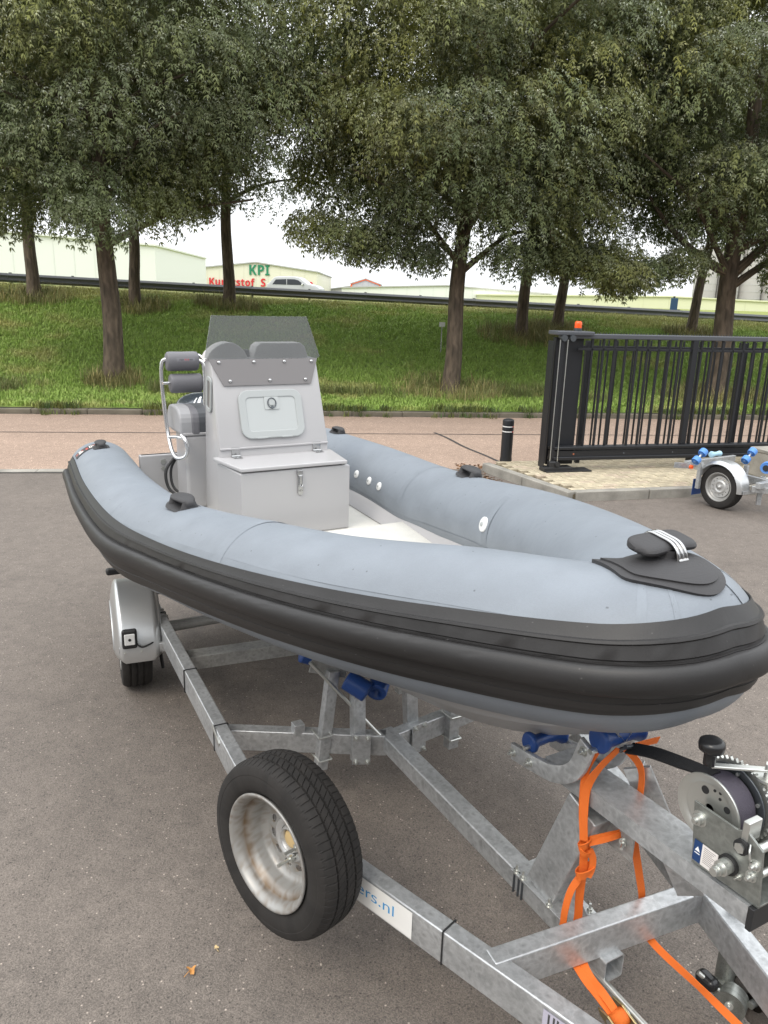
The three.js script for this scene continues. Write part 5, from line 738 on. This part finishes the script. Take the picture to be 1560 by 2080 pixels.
{
  const font = await new FontLoader().loadAsync('fonts/droid/droid_sans_bold.typeface.json');
  const text = (t, size, m, par, x, y, z, n) => { const g = new TextGeometry(t, { font, size, depth: 0.08, curveSegments: 5 }); g.translate(x, y, z); part(par, n, plain(g), m); };
  const k = hall('factory_hall', 'cream factory hall with green KPI letters and red lettering beyond the road', [-20.2, 1.5, -120], 0.02, 18.2, 40, 3.75, 4.75, cream, roofGrey, 10);
  const gm = std({ color: lin(0.015, 0.20, 0.10), roughness: 0.5 }), rm = std({ color: lin(0.62, 0.02, 0.03), roughness: 0.5 });
  text('KPI', 1.45, gm, k, -1.15, 3.05, 0.06, 'green_lettering'); text('Kunststof', 1.06, rm, k, -7.1, 1.42, 0.06, 'red_lettering'); text('S', 1.15, rm, k, 0.65, 1.42, 0.06, 'red_lettering'); text('p', 1.15, rm, k, 7.6, 1.42, 0.06, 'red_lettering');
  const sh = hall('grey_shed', 'small grey gabled shed with orange trim far beyond the road', [-4.75, 1.2, -150], 0.0, 5.4, 14, 2.9, 3.75, greyWall, roofGrey, 5);
  const om = std({ color: lin(0.72, 0.13, 0.03), roughness: 0.5 }); part(sh, 'orange_trim', [bar([-2.65, 0, 0.12], [-2.65, 2.85, 0.12], 0.3, 0.1, 0), bar([2.65, 0, 0.12], [2.65, 2.85, 0.12], 0.3, 0.1, 0), bar([-2.7, 2.85, 0.12], [0, 3.72, 0.12], 0.1, 0.3, 0), bar([2.7, 2.85, 0.12], [0, 3.72, 0.12], 0.1, 0.3, 0)], om);
  hall('low_grey_hall', 'low pale grey hall around the orange trimmed shed', [-4.5, 1.2, -158], 0.0, 16, 10, 1.7, 3.0, roofGrey, roofGrey, 8);
  hall('white_warehouse', 'large white warehouse behind the trees at the far left', [-45.8, 1.2, -80], 0.06, 44, 30, 5.2, 6.3, pale, pale, 22);
  hall('long_white_hall', 'long low white hall right of the orange trimmed shed', [9, 0.6, -130], -0.02, 34, 20, 2.6, 3.3, pale, roofGrey, 16);
  hall('long_cream_hall', 'long low yellowish hall on the right under the tree branches', [39, 0.0, -112], 0.0, 50, 20, 2.7, 3.1, limeWall, limeWall, 14);
  for (let i = 0; i < 4; i++) { const s = thing('grain_silo', ['first', 'second', 'third', 'fourth'][i] + ' grey silo from the left behind the yellowish hall', 'silo', [54.6 + i * 3.9, 0, -140], 0, 'grain silos behind the hall'); part(s, 'shell', cyl([0, 0, 0], [0, 11.5 + (i % 2) * 0.4, 0], 1.9, 1.9, 28), std({ color: lin(0.42, 0.40, 0.39), roughness: 0.8 })); part(s, 'cone_roof', new THREE.ConeGeometry(1.95, 0.9, 28).translate(0, 11.95 + (i % 2) * 0.4, 0), roofGrey); for (let r = 1; r < 10; r++) part(s, 'hoop', new THREE.TorusGeometry(1.91, 0.04, 5, 28).rotateX(Math.PI / 2).translate(0, r * 1.15, 0), roofGrey); }
  const bp = thing('blue_sign', 'narrow blue road sign panel on a post beside the guardrail', 'sign', [11.55, 1.2, -32.6], 0.1); part(bp, 'post', cyl([0, 0, 0], [0, 1.4, 0], 0.04), M.zincDark); part(bp, 'panel', box(0.30, 0.62, 0.04, 0, 1.02, 0.05, 0.01), std({ color: lin(0.05, 0.13, 0.24), roughness: 0.5 }));
}
// the sales hall that stands behind the photographer: it takes the low sky from everything that faces this way
{
  const h = thing('sales_hall', 'long dark grey hall with roller doors standing behind the photographer, outside the picture', 'building', [4, 0, 15], 0.1), dk = std({ color: lin(0.13, 0.13, 0.135), roughness: 0.8 });
  part(h, 'wall', box(58, 7.5, 16, 0, 3.75, 8, 0.05), dk); part(h, 'roof', box(58.6, 0.4, 16.6, 0, 7.7, 8, 0.05), roofGrey);
  for (let i = 0; i < 5; i++) part(h, 'roller_door', box(4.2, 4.4, 0.1, -22 + i * 11, 2.2, -0.03, 0.02), std({ color: lin(0.28, 0.28, 0.28), roughness: 0.6 }));
}
// white car on the dike road
{
  const c = thing('white_car', 'white estate car driving on the dike road behind the guardrail', 'car', [-7.85, 1.80, -66], -0.14);
  const W = 1.78, side = [[-2.15, 0.32], [-2.18, 0.75], [-2.08, 1.0], [-1.98, 1.05], [-1.50, 1.52], [-1.2, 1.58], [0.1, 1.60], [0.5, 1.52], [1.15, 1.06], [1.9, 0.92], [2.15, 0.74], [2.18, 0.40], [2.05, 0.28], [-2.0, 0.28]];
  const g = extrude(side, W - 0.24, [], 0.11); g.translate(0, 0, -(W - 0.24) / 2); part(c, 'body', toCreasedNormals(plain(g), 0.6), std({ color: lin(0.42, 0.43, 0.45), roughness: 0.25 }));
  const gl = std({ color: lin(0.03, 0.035, 0.045), roughness: 0.1 }); for (const z of [W / 2 + 0.002, -W / 2 - 0.008]) { const q = extrude([[-1.72, 1.06], [-1.42, 1.44], [-0.55, 1.49], [-0.55, 1.05]], 0.006); q.translate(0, 0, z); const r = extrude([[-0.48, 1.05], [-0.48, 1.49], [0.15, 1.49], [0.45, 1.42], [0.98, 1.06]], 0.006); r.translate(0, 0, z); part(c, 'side_window', plain(q), gl); part(c, 'side_window', plain(r), gl); }
  part(c, 'rear_window', bar([-1.97, 1.09, 0], [-1.55, 1.47, 0], 1.3, 0.02, 0, [0, 1, 0]), gl); part(c, 'windscreen', bar([0.60, 1.475, 0], [1.12, 1.10, 0], 1.4, 0.02, 0, [0, 1, 0]), gl);
  for (const [x, z] of [[-1.32, 0.76], [1.35, 0.76], [-1.32, -0.76], [1.35, -0.76]]) { const wl = part(c, 'wheel', cyl([x, 0.32, z - 0.11], [x, 0.32, z + 0.13], 0.33, 0.33, 28), M.rubber); part(wl, 'rim', cyl([x, 0.32, z + 0.13 * Math.sign(z)], [x, 0.32, z + 0.145 * Math.sign(z)], 0.21, 0.2, 20), M.rimClean); }
  part(c, 'tail_light', box(0.05, 0.16, 0.34, -2.16, 0.92, 0.60, 0.02), M.red); part(c, 'headlight', box(0.10, 0.12, 0.34, 2.10, 0.76, 0.62, 0.03), M.chrome);
  part(c, 'door_mirror', box(0.12, 0.14, 0.2, 0.80, 1.10, 0.98, 0.04), M.white); part(c, 'lower_trim', box(3.9, 0.12, 1.80, 0, 0.30, 0, 0.03), M.black);
}
// small white field sign beside the middle trunk
{ const s = thing('field_sign', 'small white sign on a thin post left of the leaning trunk on the embankment', 'sign', [1.36, terrainAt(1.36, -20.6), -20.6], 0.1); part(s, 'post', cyl([0, -0.1, 0], [0, 0.74, 0], 0.014), M.galvDull); part(s, 'panel', box(0.15, 0.11, 0.012, 0, 0.75, 0.02, 0.003), M.white); }
// ---------------------------------------------------------------- trees: tapered trunk, limbs and leaf sprays in clumps
function sprayGeo(n, len, lw, ll, droop, sd) {               // one compound leaf: stalk with pairs of hanging leaflets
  const P = [], I = []; let s0 = sd; const R = () => { s0 = (s0 * 1103515245 + 12345) & 0x7fffffff; return s0 / 0x7fffffff; };
  const leaf = (b, d, nn, l, w) => { const s = d.clone().cross(nn).normalize().multiplyScalar(w / 2), m = b.clone().addScaledVector(d, l * 0.45).addScaledVector(nn, 0.012), t = b.clone().addScaledVector(d, l), k = P.length / 3; for (const q of [b, m.clone().add(s), t, m.clone().sub(s)]) P.push(q.x, q.y, q.z); I.push(k, k + 1, k + 2, k, k + 2, k + 3); };
  for (let i = 0; i < n; i++) { const f = (i + 0.6) / n, p = V(0, -droop * f * f * len, f * len), tg = V(0, -2 * droop * f, 1).normalize(); for (const s of [-1, 1]) { const d = V(s * (0.35 + 0.8 * R()), -0.3 - 0.9 * R(), 0.1 + 0.8 * R()).normalize(); leaf(p, d, V(s * -0.3 + 0.3 * (R() - 0.5), 1, 0.2 * (R() - 0.5)).normalize(), ll * (0.75 + 0.4 * R()), lw); } if (i === n - 1) leaf(p, tg, V(0, 1, 0), ll, lw); }
  const g = new THREE.BufferGeometry(); g.setAttribute('position', new THREE.Float32BufferAttribute(P, 3)); g.setIndex(I); const h = g.toNonIndexed(); h.computeVertexNormals(); { const nn = h.attributes.normal, t = V(0, 0, 0); for (let i = 0; i < nn.count; i++) { t.fromBufferAttribute(nn, i); if (t.y < 0) t.negate(); t.lerp(V(0, 0.85, 0.5), 0.6).normalize(); nn.setXYZ(i, t.x, t.y, t.z); } } return h;
}
const sprays = [sprayGeo(4, 0.23, 0.030, 0.098, 0.5, 7), sprayGeo(4, 0.25, 0.029, 0.092, 0.7, 99)];
M.leaf = new THREE.MeshPhysicalMaterial({ color: lin(1, 1, 1), roughness: 0.9, transmission: 0.4, thickness: 0, side: THREE.DoubleSide });
const limbG = (pts, r0, r1, seg = 14, rs = 10) => { const c = new THREE.CatmullRomCurve3(pts); return gridSurface(seg, rs, (a, b) => { const p = c.getPoint(a), t = c.getTangent(a), x = V(0.3, 0.1, 1).cross(t).normalize(), y = t.clone().cross(x), th = -b * 2 * Math.PI, r = r0 + (r1 - r0) * a; return p.addScaledVector(x, r * Math.cos(th)).addScaledVector(y, r * Math.sin(th)); }, true, (a, b) => [b * Math.round(r0 * 6.3 + 0.5), a * c.getLength()]); };
function tree(label, x, z, o) {
  seed = (Math.abs(x * 7919 + z * 104729) | 0) + 17; const y0 = terrainAt(x, z) - 0.12;
  const T = thing('tree', label, 'tree', [x, y0, z], 0, 'trees on the grass embankment'), H = o.h, lean = o.lean || 0, fork = o.fork || H * 0.45;
  const ax = (h) => V(lean * h / 3.4 + 0.05 * Math.sin(h * 1.3 + x) * Math.min(1, h), h, 0.06 * Math.sin(h * 0.9 + z) * Math.min(1, h));
  const flare = (a) => 1 + 0.38 * Math.exp(-a * o.th / 0.28), tp = []; for (let i = 0; i <= 10; i++) tp.push(ax(o.th * i / 10)); const tc = new THREE.CatmullRomCurve3(tp);
  const trunk = gridSurface(30, 22, (a, b) => { const p = tc.getPoint(a), th = -b * 2 * Math.PI, r = o.r * (1 - 0.50 * a) * flare(a) * (1 + 0.07 * (vnoise(b * 22 % 22, a * 9, 22, 0) - 0.5) + 0.05 * Math.sin(th * 5 + x) * Math.exp(-a * o.th / 0.4)); return V(p.x + r * Math.cos(th), p.y, p.z + r * Math.sin(th)); }, true, (a, b) => [b, a * o.th]);
  part(T, 'trunk', trunk, M.bark);
  const limbs = [], tips = [];
  for (let i = 0; i < o.limbs; i++) { const h = fork * (0.80 + 0.9 * i / o.limbs) + rr(-0.2, 0.2), a = i * 2.4 + rr(-0.4, 0.4), L = rr(0.55, 0.95) * o.R, b = ax(Math.min(h, o.th)), up = rr(0.25, 0.75); const e = b.clone().add(V(Math.cos(a) * L, up * L * 0.9, Math.sin(a) * L)), m = b.clone().lerp(e, 0.5).add(V(0, 0.18 * L * rr(0.3, 1), 0)); limbs.push(limbG([b, b.clone().lerp(m, 0.5).add(V(0, 0.04, 0)), m, e], o.r * rr(0.28, 0.46), 0.02)); tips.push(e, m); }
  for (const q of o.extra || []) limbs.push(limbG(q.pts.map(p => V(...p)), q.r, 0.02));
  for (let i = 0; i < limbs.length; i++) part(T, 'limb', limbs[i], M.bark);
  // crown clumps
  const cl = [], cy = o.cy, C = V(lean * cy / 3.4, cy, 0);
  for (let i = 0; i < o.clumps; i++) { let d; for (;;) { d = V(rr(-1, 1), rr(-1, 1), rr(-1, 1)); if (d.length() < 1 && d.length() > 0.05) break; } const k = Math.pow(d.length(), 0.55) / d.length(); d.multiplyScalar(k); const wob = 0.80 + 0.42 * vnoise(d.x * 2.1 + x, d.z * 2.1 + d.y * 1.7 + z); if (d.y < -0.35 && Math.hypot(d.x, d.z) < 0.30) continue; cl.push([C.clone().add(V(d.x * o.R * wob, d.y * o.Rv * (d.y < 0 ? 0.92 + 0.16 * vnoise(d.x * 3 + 9 + x, d.z * 3) : wob), d.z * o.R * 0.55 * wob)), rr(0.42, 0.82) * o.cs, d]); }
  for (const q of o.low || []) cl.push([V(...q), q[3] || 0.5, V(q[0], -0.6, q[2]).normalize()]);
  const per = o.per, N = cl.length * per, im = new THREE.InstancedMesh(sprays[Math.abs(x * 10 | 0) % 2], M.leaf, N); im.name = 'crown'; im.castShadow = im.receiveShadow = true; T.add(im); im.userData.kind = 'stuff';
  const m = new THREE.Matrix4(), q = new THREE.Quaternion(), s = V(1, 1, 1), col = new THREE.Color(), Z = V(0, 0, 1), Y = V(0, 1, 0); let k = 0;
  for (const [c, r, dd] of cl) {
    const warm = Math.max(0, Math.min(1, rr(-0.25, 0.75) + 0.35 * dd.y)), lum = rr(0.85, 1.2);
    for (let j = 0; j < per; j++) {
      let e; for (;;) { e = V(rr(-1, 1), rr(-1, 1), rr(-1, 1)); if (e.length() < 1) break; } const rad = Math.pow(e.length(), 0.5) / Math.max(0.05, e.length()); e.multiplyScalar(rad);
      const hang = Math.max(0, -e.y) * 0.25 * r, p = c.clone().add(V(e.x * r * 1.15, e.y * r * 0.62 - hang, e.z * r * 1.15));
      const out = V(e.x + dd.x * 0.5 + rr(-0.5, 0.5), rr(-0.75, 0.45), e.z + dd.z * 0.5 + rr(-0.5, 0.5)).normalize(), up = V(rr(-0.7, 0.7) + e.x * 0.4, 1, rr(-0.7, 0.7) + e.z * 0.4).normalize(), xx = up.clone().cross(out).normalize(), yy = out.clone().cross(xx);
      m.makeBasis(xx, yy, out); q.setFromRotationMatrix(m); const sc = rr(0.7, 1.25) * (o.ls || 1); m.compose(p, q, s.set(sc, sc, sc)); im.setMatrixAt(k, m);
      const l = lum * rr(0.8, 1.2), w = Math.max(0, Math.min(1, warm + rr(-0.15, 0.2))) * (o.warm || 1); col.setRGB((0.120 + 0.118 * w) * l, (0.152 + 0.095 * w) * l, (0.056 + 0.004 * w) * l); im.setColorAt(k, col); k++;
    }
  }
  im.count = k; im.instanceMatrix.needsUpdate = true; return T;
}
tree('large front tree at the left with straight brown trunk behind the outboard motor', -5.98, -16.9, { h: 11, th: 7.5, r: 0.215, fork: 3.6, limbs: 12, R: 3.8, Rv: 3.7, cy: 6.9, clumps: 125, per: 310, cs: 1.35, low: [[-2.4, 3.4, 0.9, 0.5], [-1.6, 3.5, 1.0, 0.55], [0.4, 3.4, 1.6, 0.6], [1.3, 3.7, 0.6, 0.6], [0.1, 4.0, 1.4, 0.6], [-0.5, 4.6, 1.5, 0.7], [0.4, 5.2, 1.6, 0.8], [-0.2, 6.2, 1.7, 0.8], [0.5, 7.0, 1.7, 0.8], [-3.2, 3.6, 0.4, 0.5]] });
tree('large middle tree with a leaning trunk right of the console', 1.39, -17.6, { h: 11, th: 7.5, r: 0.195, lean: 0.16, fork: 3.4, limbs: 12, R: 4.1, Rv: 3.8, cy: 6.9, clumps: 130, per: 310, cs: 1.35, warm: 1.5, low: [[-3.0, 3.6, 0.3, 0.5], [-2.3, 3.4, 0.8, 0.5], [-1.75, 3.25, 0.6, 0.40], [-1.4, 3.5, 0.6, 0.5], [-0.7, 3.1, 0.6, 0.36], [1.2, 3.1, 0.6, 0.45], [2.2, 3.2, 0.4, 0.5], [3.0, 2.9, 0.5, 0.5], [3.4, 2.8, 0.8, 0.42], [0.5, 4.3, 1.5, 0.6], [-0.2, 4.9, 1.6, 0.7], [0.6, 5.7, 1.7, 0.8], [0.1, 6.8, 1.8, 0.8]], extra: [{ pts: [[0.16, 3.05, 0], [-0.15, 3.1, 0.1], [-0.4, 3.3, 0.2], [-0.5, 3.8, 0.3]], r: 0.05 }] });
tree('large front tree at the right whose forked trunk shows through the gate bars', 7.7, -18.3, { h: 11, th: 7, r: 0.245, fork: 3.3, limbs: 12, R: 4.2, Rv: 3.8, cy: 7.0, clumps: 130, per: 310, cs: 1.35, warm: 1.3, low: [[-3.8, 3.3, 0.8, 0.5], [-3.2, 3.15, 1.0, 0.45], [-2.6, 2.85, 0.8, 0.36], [-2.1, 3.0, 0.9, 0.40], [-1.4, 3.2, 1.0, 0.4], [-4.2, 3.5, 0.6, 0.5], [0.3, 4.2, 1.5, 0.6], [-0.4, 5.0, 1.6, 0.7], [0.4, 5.8, 1.7, 0.8], [0, 6.8, 1.8, 0.8], [-2.9, 3.3, 0.9, 0.5], [1.2, 3.2, 0.5, 0.5], [0.9, 2.9, 1.0, 0.36]], extra: [{ pts: [[0, 2.9, 0], [-0.8, 3.25, 0.2], [-1.7, 3.9, 0.4], [-2.4, 4.7, 0.5]], r: 0.12 }, { pts: [[0, 2.9, 0], [0.6, 3.6, 0.2], [1.2, 4.6, 0.3]], r: 0.13 }] });
const back = { h: 11, th: 7.5, r: 0.175, fork: 3.6, limbs: 9, R: 3.3, Rv: 4.5, cy: 7.6, clumps: 85, per: 215, cs: 1.4, ls: 1.1 };
tree('back tree nearest the left edge, trunk in front of the white warehouse', -10.15, -22.7, { ...back, low: [[1.2, 3.0, 0.4, 0.4], [1.7, 2.6, 0.6, 0.36], [-1.6, 3.4, 0.6, 0.7], [-2.4, 3.2, 0.6, 0.6]] });
tree('thin back tree close behind the big left trunk, base in dry grass', -7.25, -22.6, { ...back, r: 0.16, low: [[1.0, 3.0, 0.6, 0.5], [2.0, 2.9, 0.6, 0.45], [-1.2, 3.0, 0.6, 0.5]] });
tree('back tree whose trunk crosses the red lettering of the cream hall', -4.78, -23.6, { ...back, clumps: 55, low: [[-2.1, 3.0, 0.5, 0.42]] });
tree('back tree right of the leaning trunk with ivy and tall grass at its foot', 3.78, -22.6, { ...back, r: 0.17, lean: 0.08, warm: 1.3, low: [[-0.9, 3.5, 0.4, 0.42], [0.5, 3.3, 0.5, 0.36], [0.3, 2.6, 0.3, 0.22]] });
tree('slim pale back tree just above the orange gate lamp', 5.05, -23.9, { ...back, r: 0.16, lean: 0.14, low: [[-0.7, 3.1, 0.4, 0.30], [-0.3, 2.3, 0.3, 0.2]] });
tree('slim leaning back tree left of the forked right trunk', 9.35, -24.6, { ...back, r: 0.15, lean: 0.26, warm: 1.2, low: [[0.8, 3.2, 0.5, 0.4], [-1.0, 3.3, 0.4, 0.5]] });
tree('back tree mostly hidden at the top right edge', 13.5, -25.5, { ...back, clumps: 80 });
tree('back tree mostly hidden at the top left edge', -14.2, -24.0, { ...back, clumps: 80 });
// ---------------------------------------------------------------- grass, rough growth, weeds, litter
function bladeGeo(n, h, w, spread, sd) { const P = []; let s0 = sd; const R = () => { s0 = (s0 * 1103515245 + 12345) & 0x7fffffff; return s0 / 0x7fffffff; }; for (let i = 0; i < n; i++) { const a = R() * 6.283, d = R() * spread, b = V(Math.cos(a) * d, 0, Math.sin(a) * d), t = R() * 6.283, l = h * (0.6 + 0.6 * R()), bend = l * (0.25 + 0.5 * R()), s = V(Math.cos(t + 1.57), 0, Math.sin(t + 1.57)).multiplyScalar(w / 2), m = b.clone().add(V(Math.cos(t) * bend * 0.35, l * 0.6, Math.sin(t) * bend * 0.35)), e = b.clone().add(V(Math.cos(t) * bend, l, Math.sin(t) * bend)); const A = b.clone().add(s), B = b.clone().sub(s), C = m.clone().addScaledVector(s, 0.7), D = m.clone().addScaledVector(s, -0.7); for (const q of [A, B, C, B, D, C, C, D, e]) P.push(q.x, q.y, q.z); } const g = new THREE.BufferGeometry(); g.setAttribute('position', new THREE.Float32BufferAttribute(P, 3)); g.computeVertexNormals(); return g; }
M.grass = std({ color: lin(1, 1, 1), roughness: 0.7, side: THREE.DoubleSide });
function scatter(name, label, cat, geo, N, place, colf, sc, mat = M.grass) {
  const im = new THREE.InstancedMesh(geo, mat, N), m = new THREE.Matrix4(), q = new THREE.Quaternion(), c = new THREE.Color(), Y = V(0, 1, 0); im.name = name; tag(im, label, cat); im.userData.kind = 'stuff'; im.castShadow = im.receiveShadow = true; let k = 0;
  for (let i = 0; i < N; i++) { const p = place(); if (!p) continue; q.setFromAxisAngle(Y, rnd() * 6.283); const s = sc(p); m.compose(p, q, V(s * rr(0.8, 1.2), s * rr(0.8, 1.2), s * rr(0.8, 1.2))); im.setMatrixAt(k, m); const cc = colf(p); c.setRGB(cc[0], cc[1], cc[2]); im.setColorAt(k, c); k++; }
  im.count = k; scene.add(im); return im;
}
seed = 4242;
const grassCol = (p) => { const s = sOf(p.x, p.z), n = nOf(p.x, p.z), d = Math.max(0, Math.min(1, dry(s, n) + rr(-0.15, 0.2))), l = rr(0.7, 1.25); return [(0.275 + 0.15 * d) * l, (0.40 + 0.03 * d) * l, (0.082 + 0.07 * d) * l]; };
const onSlope = (s0, s1, n0, n1) => () => { const s = rr(s0, s1), n = n0 + (n1 - n0) * rnd(); return toW(s, terrain(s, n) - 0.01, n); };
scatter('lawn_grass', 'short green grass covering the embankment slope', 'grass', bladeGeo(7, 0.075, 0.012, 0.075, 5), 190000, onSlope(-16, 22, 15.3, 26.5), grassCol, () => rr(0.7, 1.3));
scatter('dry_grass', 'yellowish dry grass along the crest below the guardrail', 'grass', bladeGeo(7, 0.17, 0.012, 0.09, 15), 26000, () => { const s = rr(-22, 28), n = rr(24.6, 30); return toW(s, terrain(s, n) - 0.01, n); }, (p) => { const l = rr(0.7, 1.2), d = rnd(); return [(0.30 + 0.16 * d) * l, (0.33 + 0.1 * d) * l, (0.10 + 0.06 * d) * l]; }, () => rr(0.5, 1.0));
const clumpN = (s, n) => fbm(s * 0.9 + 7, n * 1.3, 0, 3);
scatter('rough_grass', 'tall rough grass and weeds at the foot of the slope', 'grass', bladeGeo(8, 0.24, 0.010, 0.12, 25), 9000, () => { const s = rr(-14, 20), n = 16.0 + 1.7 * (rnd() + rnd()) / 2; if (clumpN(s, n) < 0.50 + 0.12 * rnd()) return null; return toW(s, terrain(s, n) - 0.02, n); }, (p) => { const l = rr(0.55, 1.2), d = rnd() * rnd(); return [(0.14 + 0.22 * d) * l, (0.19 + 0.12 * d) * l, (0.05 + 0.08 * d) * l]; }, () => rr(0.5, 1.2));
const feet = [[-5.98, -16.9, 0.4], [1.39, -17.6, 0.9], [7.7, -18.3, 0.9], [-10.15, -22.7, 0.8], [-7.25, -22.6, 0.7], [-4.78, -23.6, 0.7], [3.78, -22.6, 0.9], [4.3, -22.9, 0.7], [5.05, -23.9, 0.6], [9.35, -24.6, 0.6]];
scatter('trunk_foot_weeds', 'brownish weeds and shoots around the feet of the tree trunks', 'weeds', bladeGeo(9, 0.34, 0.014, 0.16, 35), 2200, () => { const f = feet[(rnd() * feet.length) | 0], a = rnd() * 6.283, d = f[2] * Math.sqrt(rnd()) * 1.1, x = f[0] + Math.cos(a) * d * 1.3, z = f[1] + Math.sin(a) * d + 0.1; return V(x, terrainAt(x, z) - 0.02, z); }, () => { const l = rr(0.5, 1.2), d = rnd(); return [(0.18 + 0.2 * d) * l, (0.21 + 0.11 * d) * l, (0.07 + 0.06 * d) * l]; }, () => rr(0.5, 1.15));
scatter('kerb_weeds', 'small green weeds growing over the far kerb', 'weeds', bladeGeo(12, 0.11, 0.016, 0.14, 45), 2200, () => { const s = rr(-14, 18), n = rr(14.96, 15.4); if (fbm(s * 1.3, 3, 0, 3) < 0.47) return null; return toW(s, n < 15.03 ? 0.0 : 0.10, n); }, () => { const l = rr(0.6, 1.25), d = rnd(); return [(0.06 + 0.09 * d) * l, (0.11 + 0.05 * d) * l, 0.03 * l]; }, () => rr(0.5, 1.2));
scatter('litter', 'dry leaf litter gathered along the kerb of the paved island', 'litter', sprayGeo(1, 0.05, 0.03, 0.05, 0.2, 3), 420, () => { const t = rnd(), e = rnd() * rnd() * 0.35, x = 1.30 + 0.85 * t - 0.12 - e * 0.9, z = -10.45 + 1.5 * t + rr(-0.1, 0.1); return rnd() < 0.5 ? V(x, 0.008, z) : V(rr(1.0, 2.1), 0.008, rr(-10.9, -10.3)); }, () => { const d = rr(0.5, 1.1); return [0.24 * d, 0.12 * d, 0.05 * d]; }, () => rr(0.5, 1.1));
function deadLeaf(label, x, z, s, turn, m) { const t = thing('fallen_leaf', label, 'leaf', [x, 0.004, z], turn, 'fallen leaves on the asphalt'); const pts = []; for (let i = 0; i < 20; i++) { const a = i / 20 * 6.283, r = s * (0.55 + 0.45 * Math.abs(Math.cos(a * 1.5 + 0.4))) * (0.8 + 0.3 * hash2(i, 5)); pts.push([r * Math.cos(a), r * Math.sin(a)]); } const g = gridSurface(4, 20, (a, b) => { const q = pts[Math.round(b * 20) % 20]; return V(q[0] * a, 0.006 + 0.028 * s / 0.04 * a * a * (0.5 + 0.5 * Math.sin(b * 12.56 + 1)), q[1] * a); }); part(t, 'blade', g, m); part(t, 'stalk', tube([[-s * 0.5, 0.008, 0], [-s * 1.1, 0.004, s * 0.2], [-s * 1.6, 0.004, s * 0.5]], 0.0014, 8, 5), m); }
const leafO = std({ color: lin(0.52, 0.25, 0.07), roughness: 0.7, side: THREE.DoubleSide }), leafP = std({ color: lin(0.55, 0.42, 0.22), roughness: 0.7, side: THREE.DoubleSide });
deadLeaf('orange curled leaf lying on the asphalt left below the spare wheel', -0.63, -2.17, 0.020, 0.6, leafO);
deadLeaf('tiny pale leaf on the asphalt between the orange leaf and the spare wheel', -0.565, -2.27, 0.010, 2.0, leafP);
renderer.render(scene, camera);
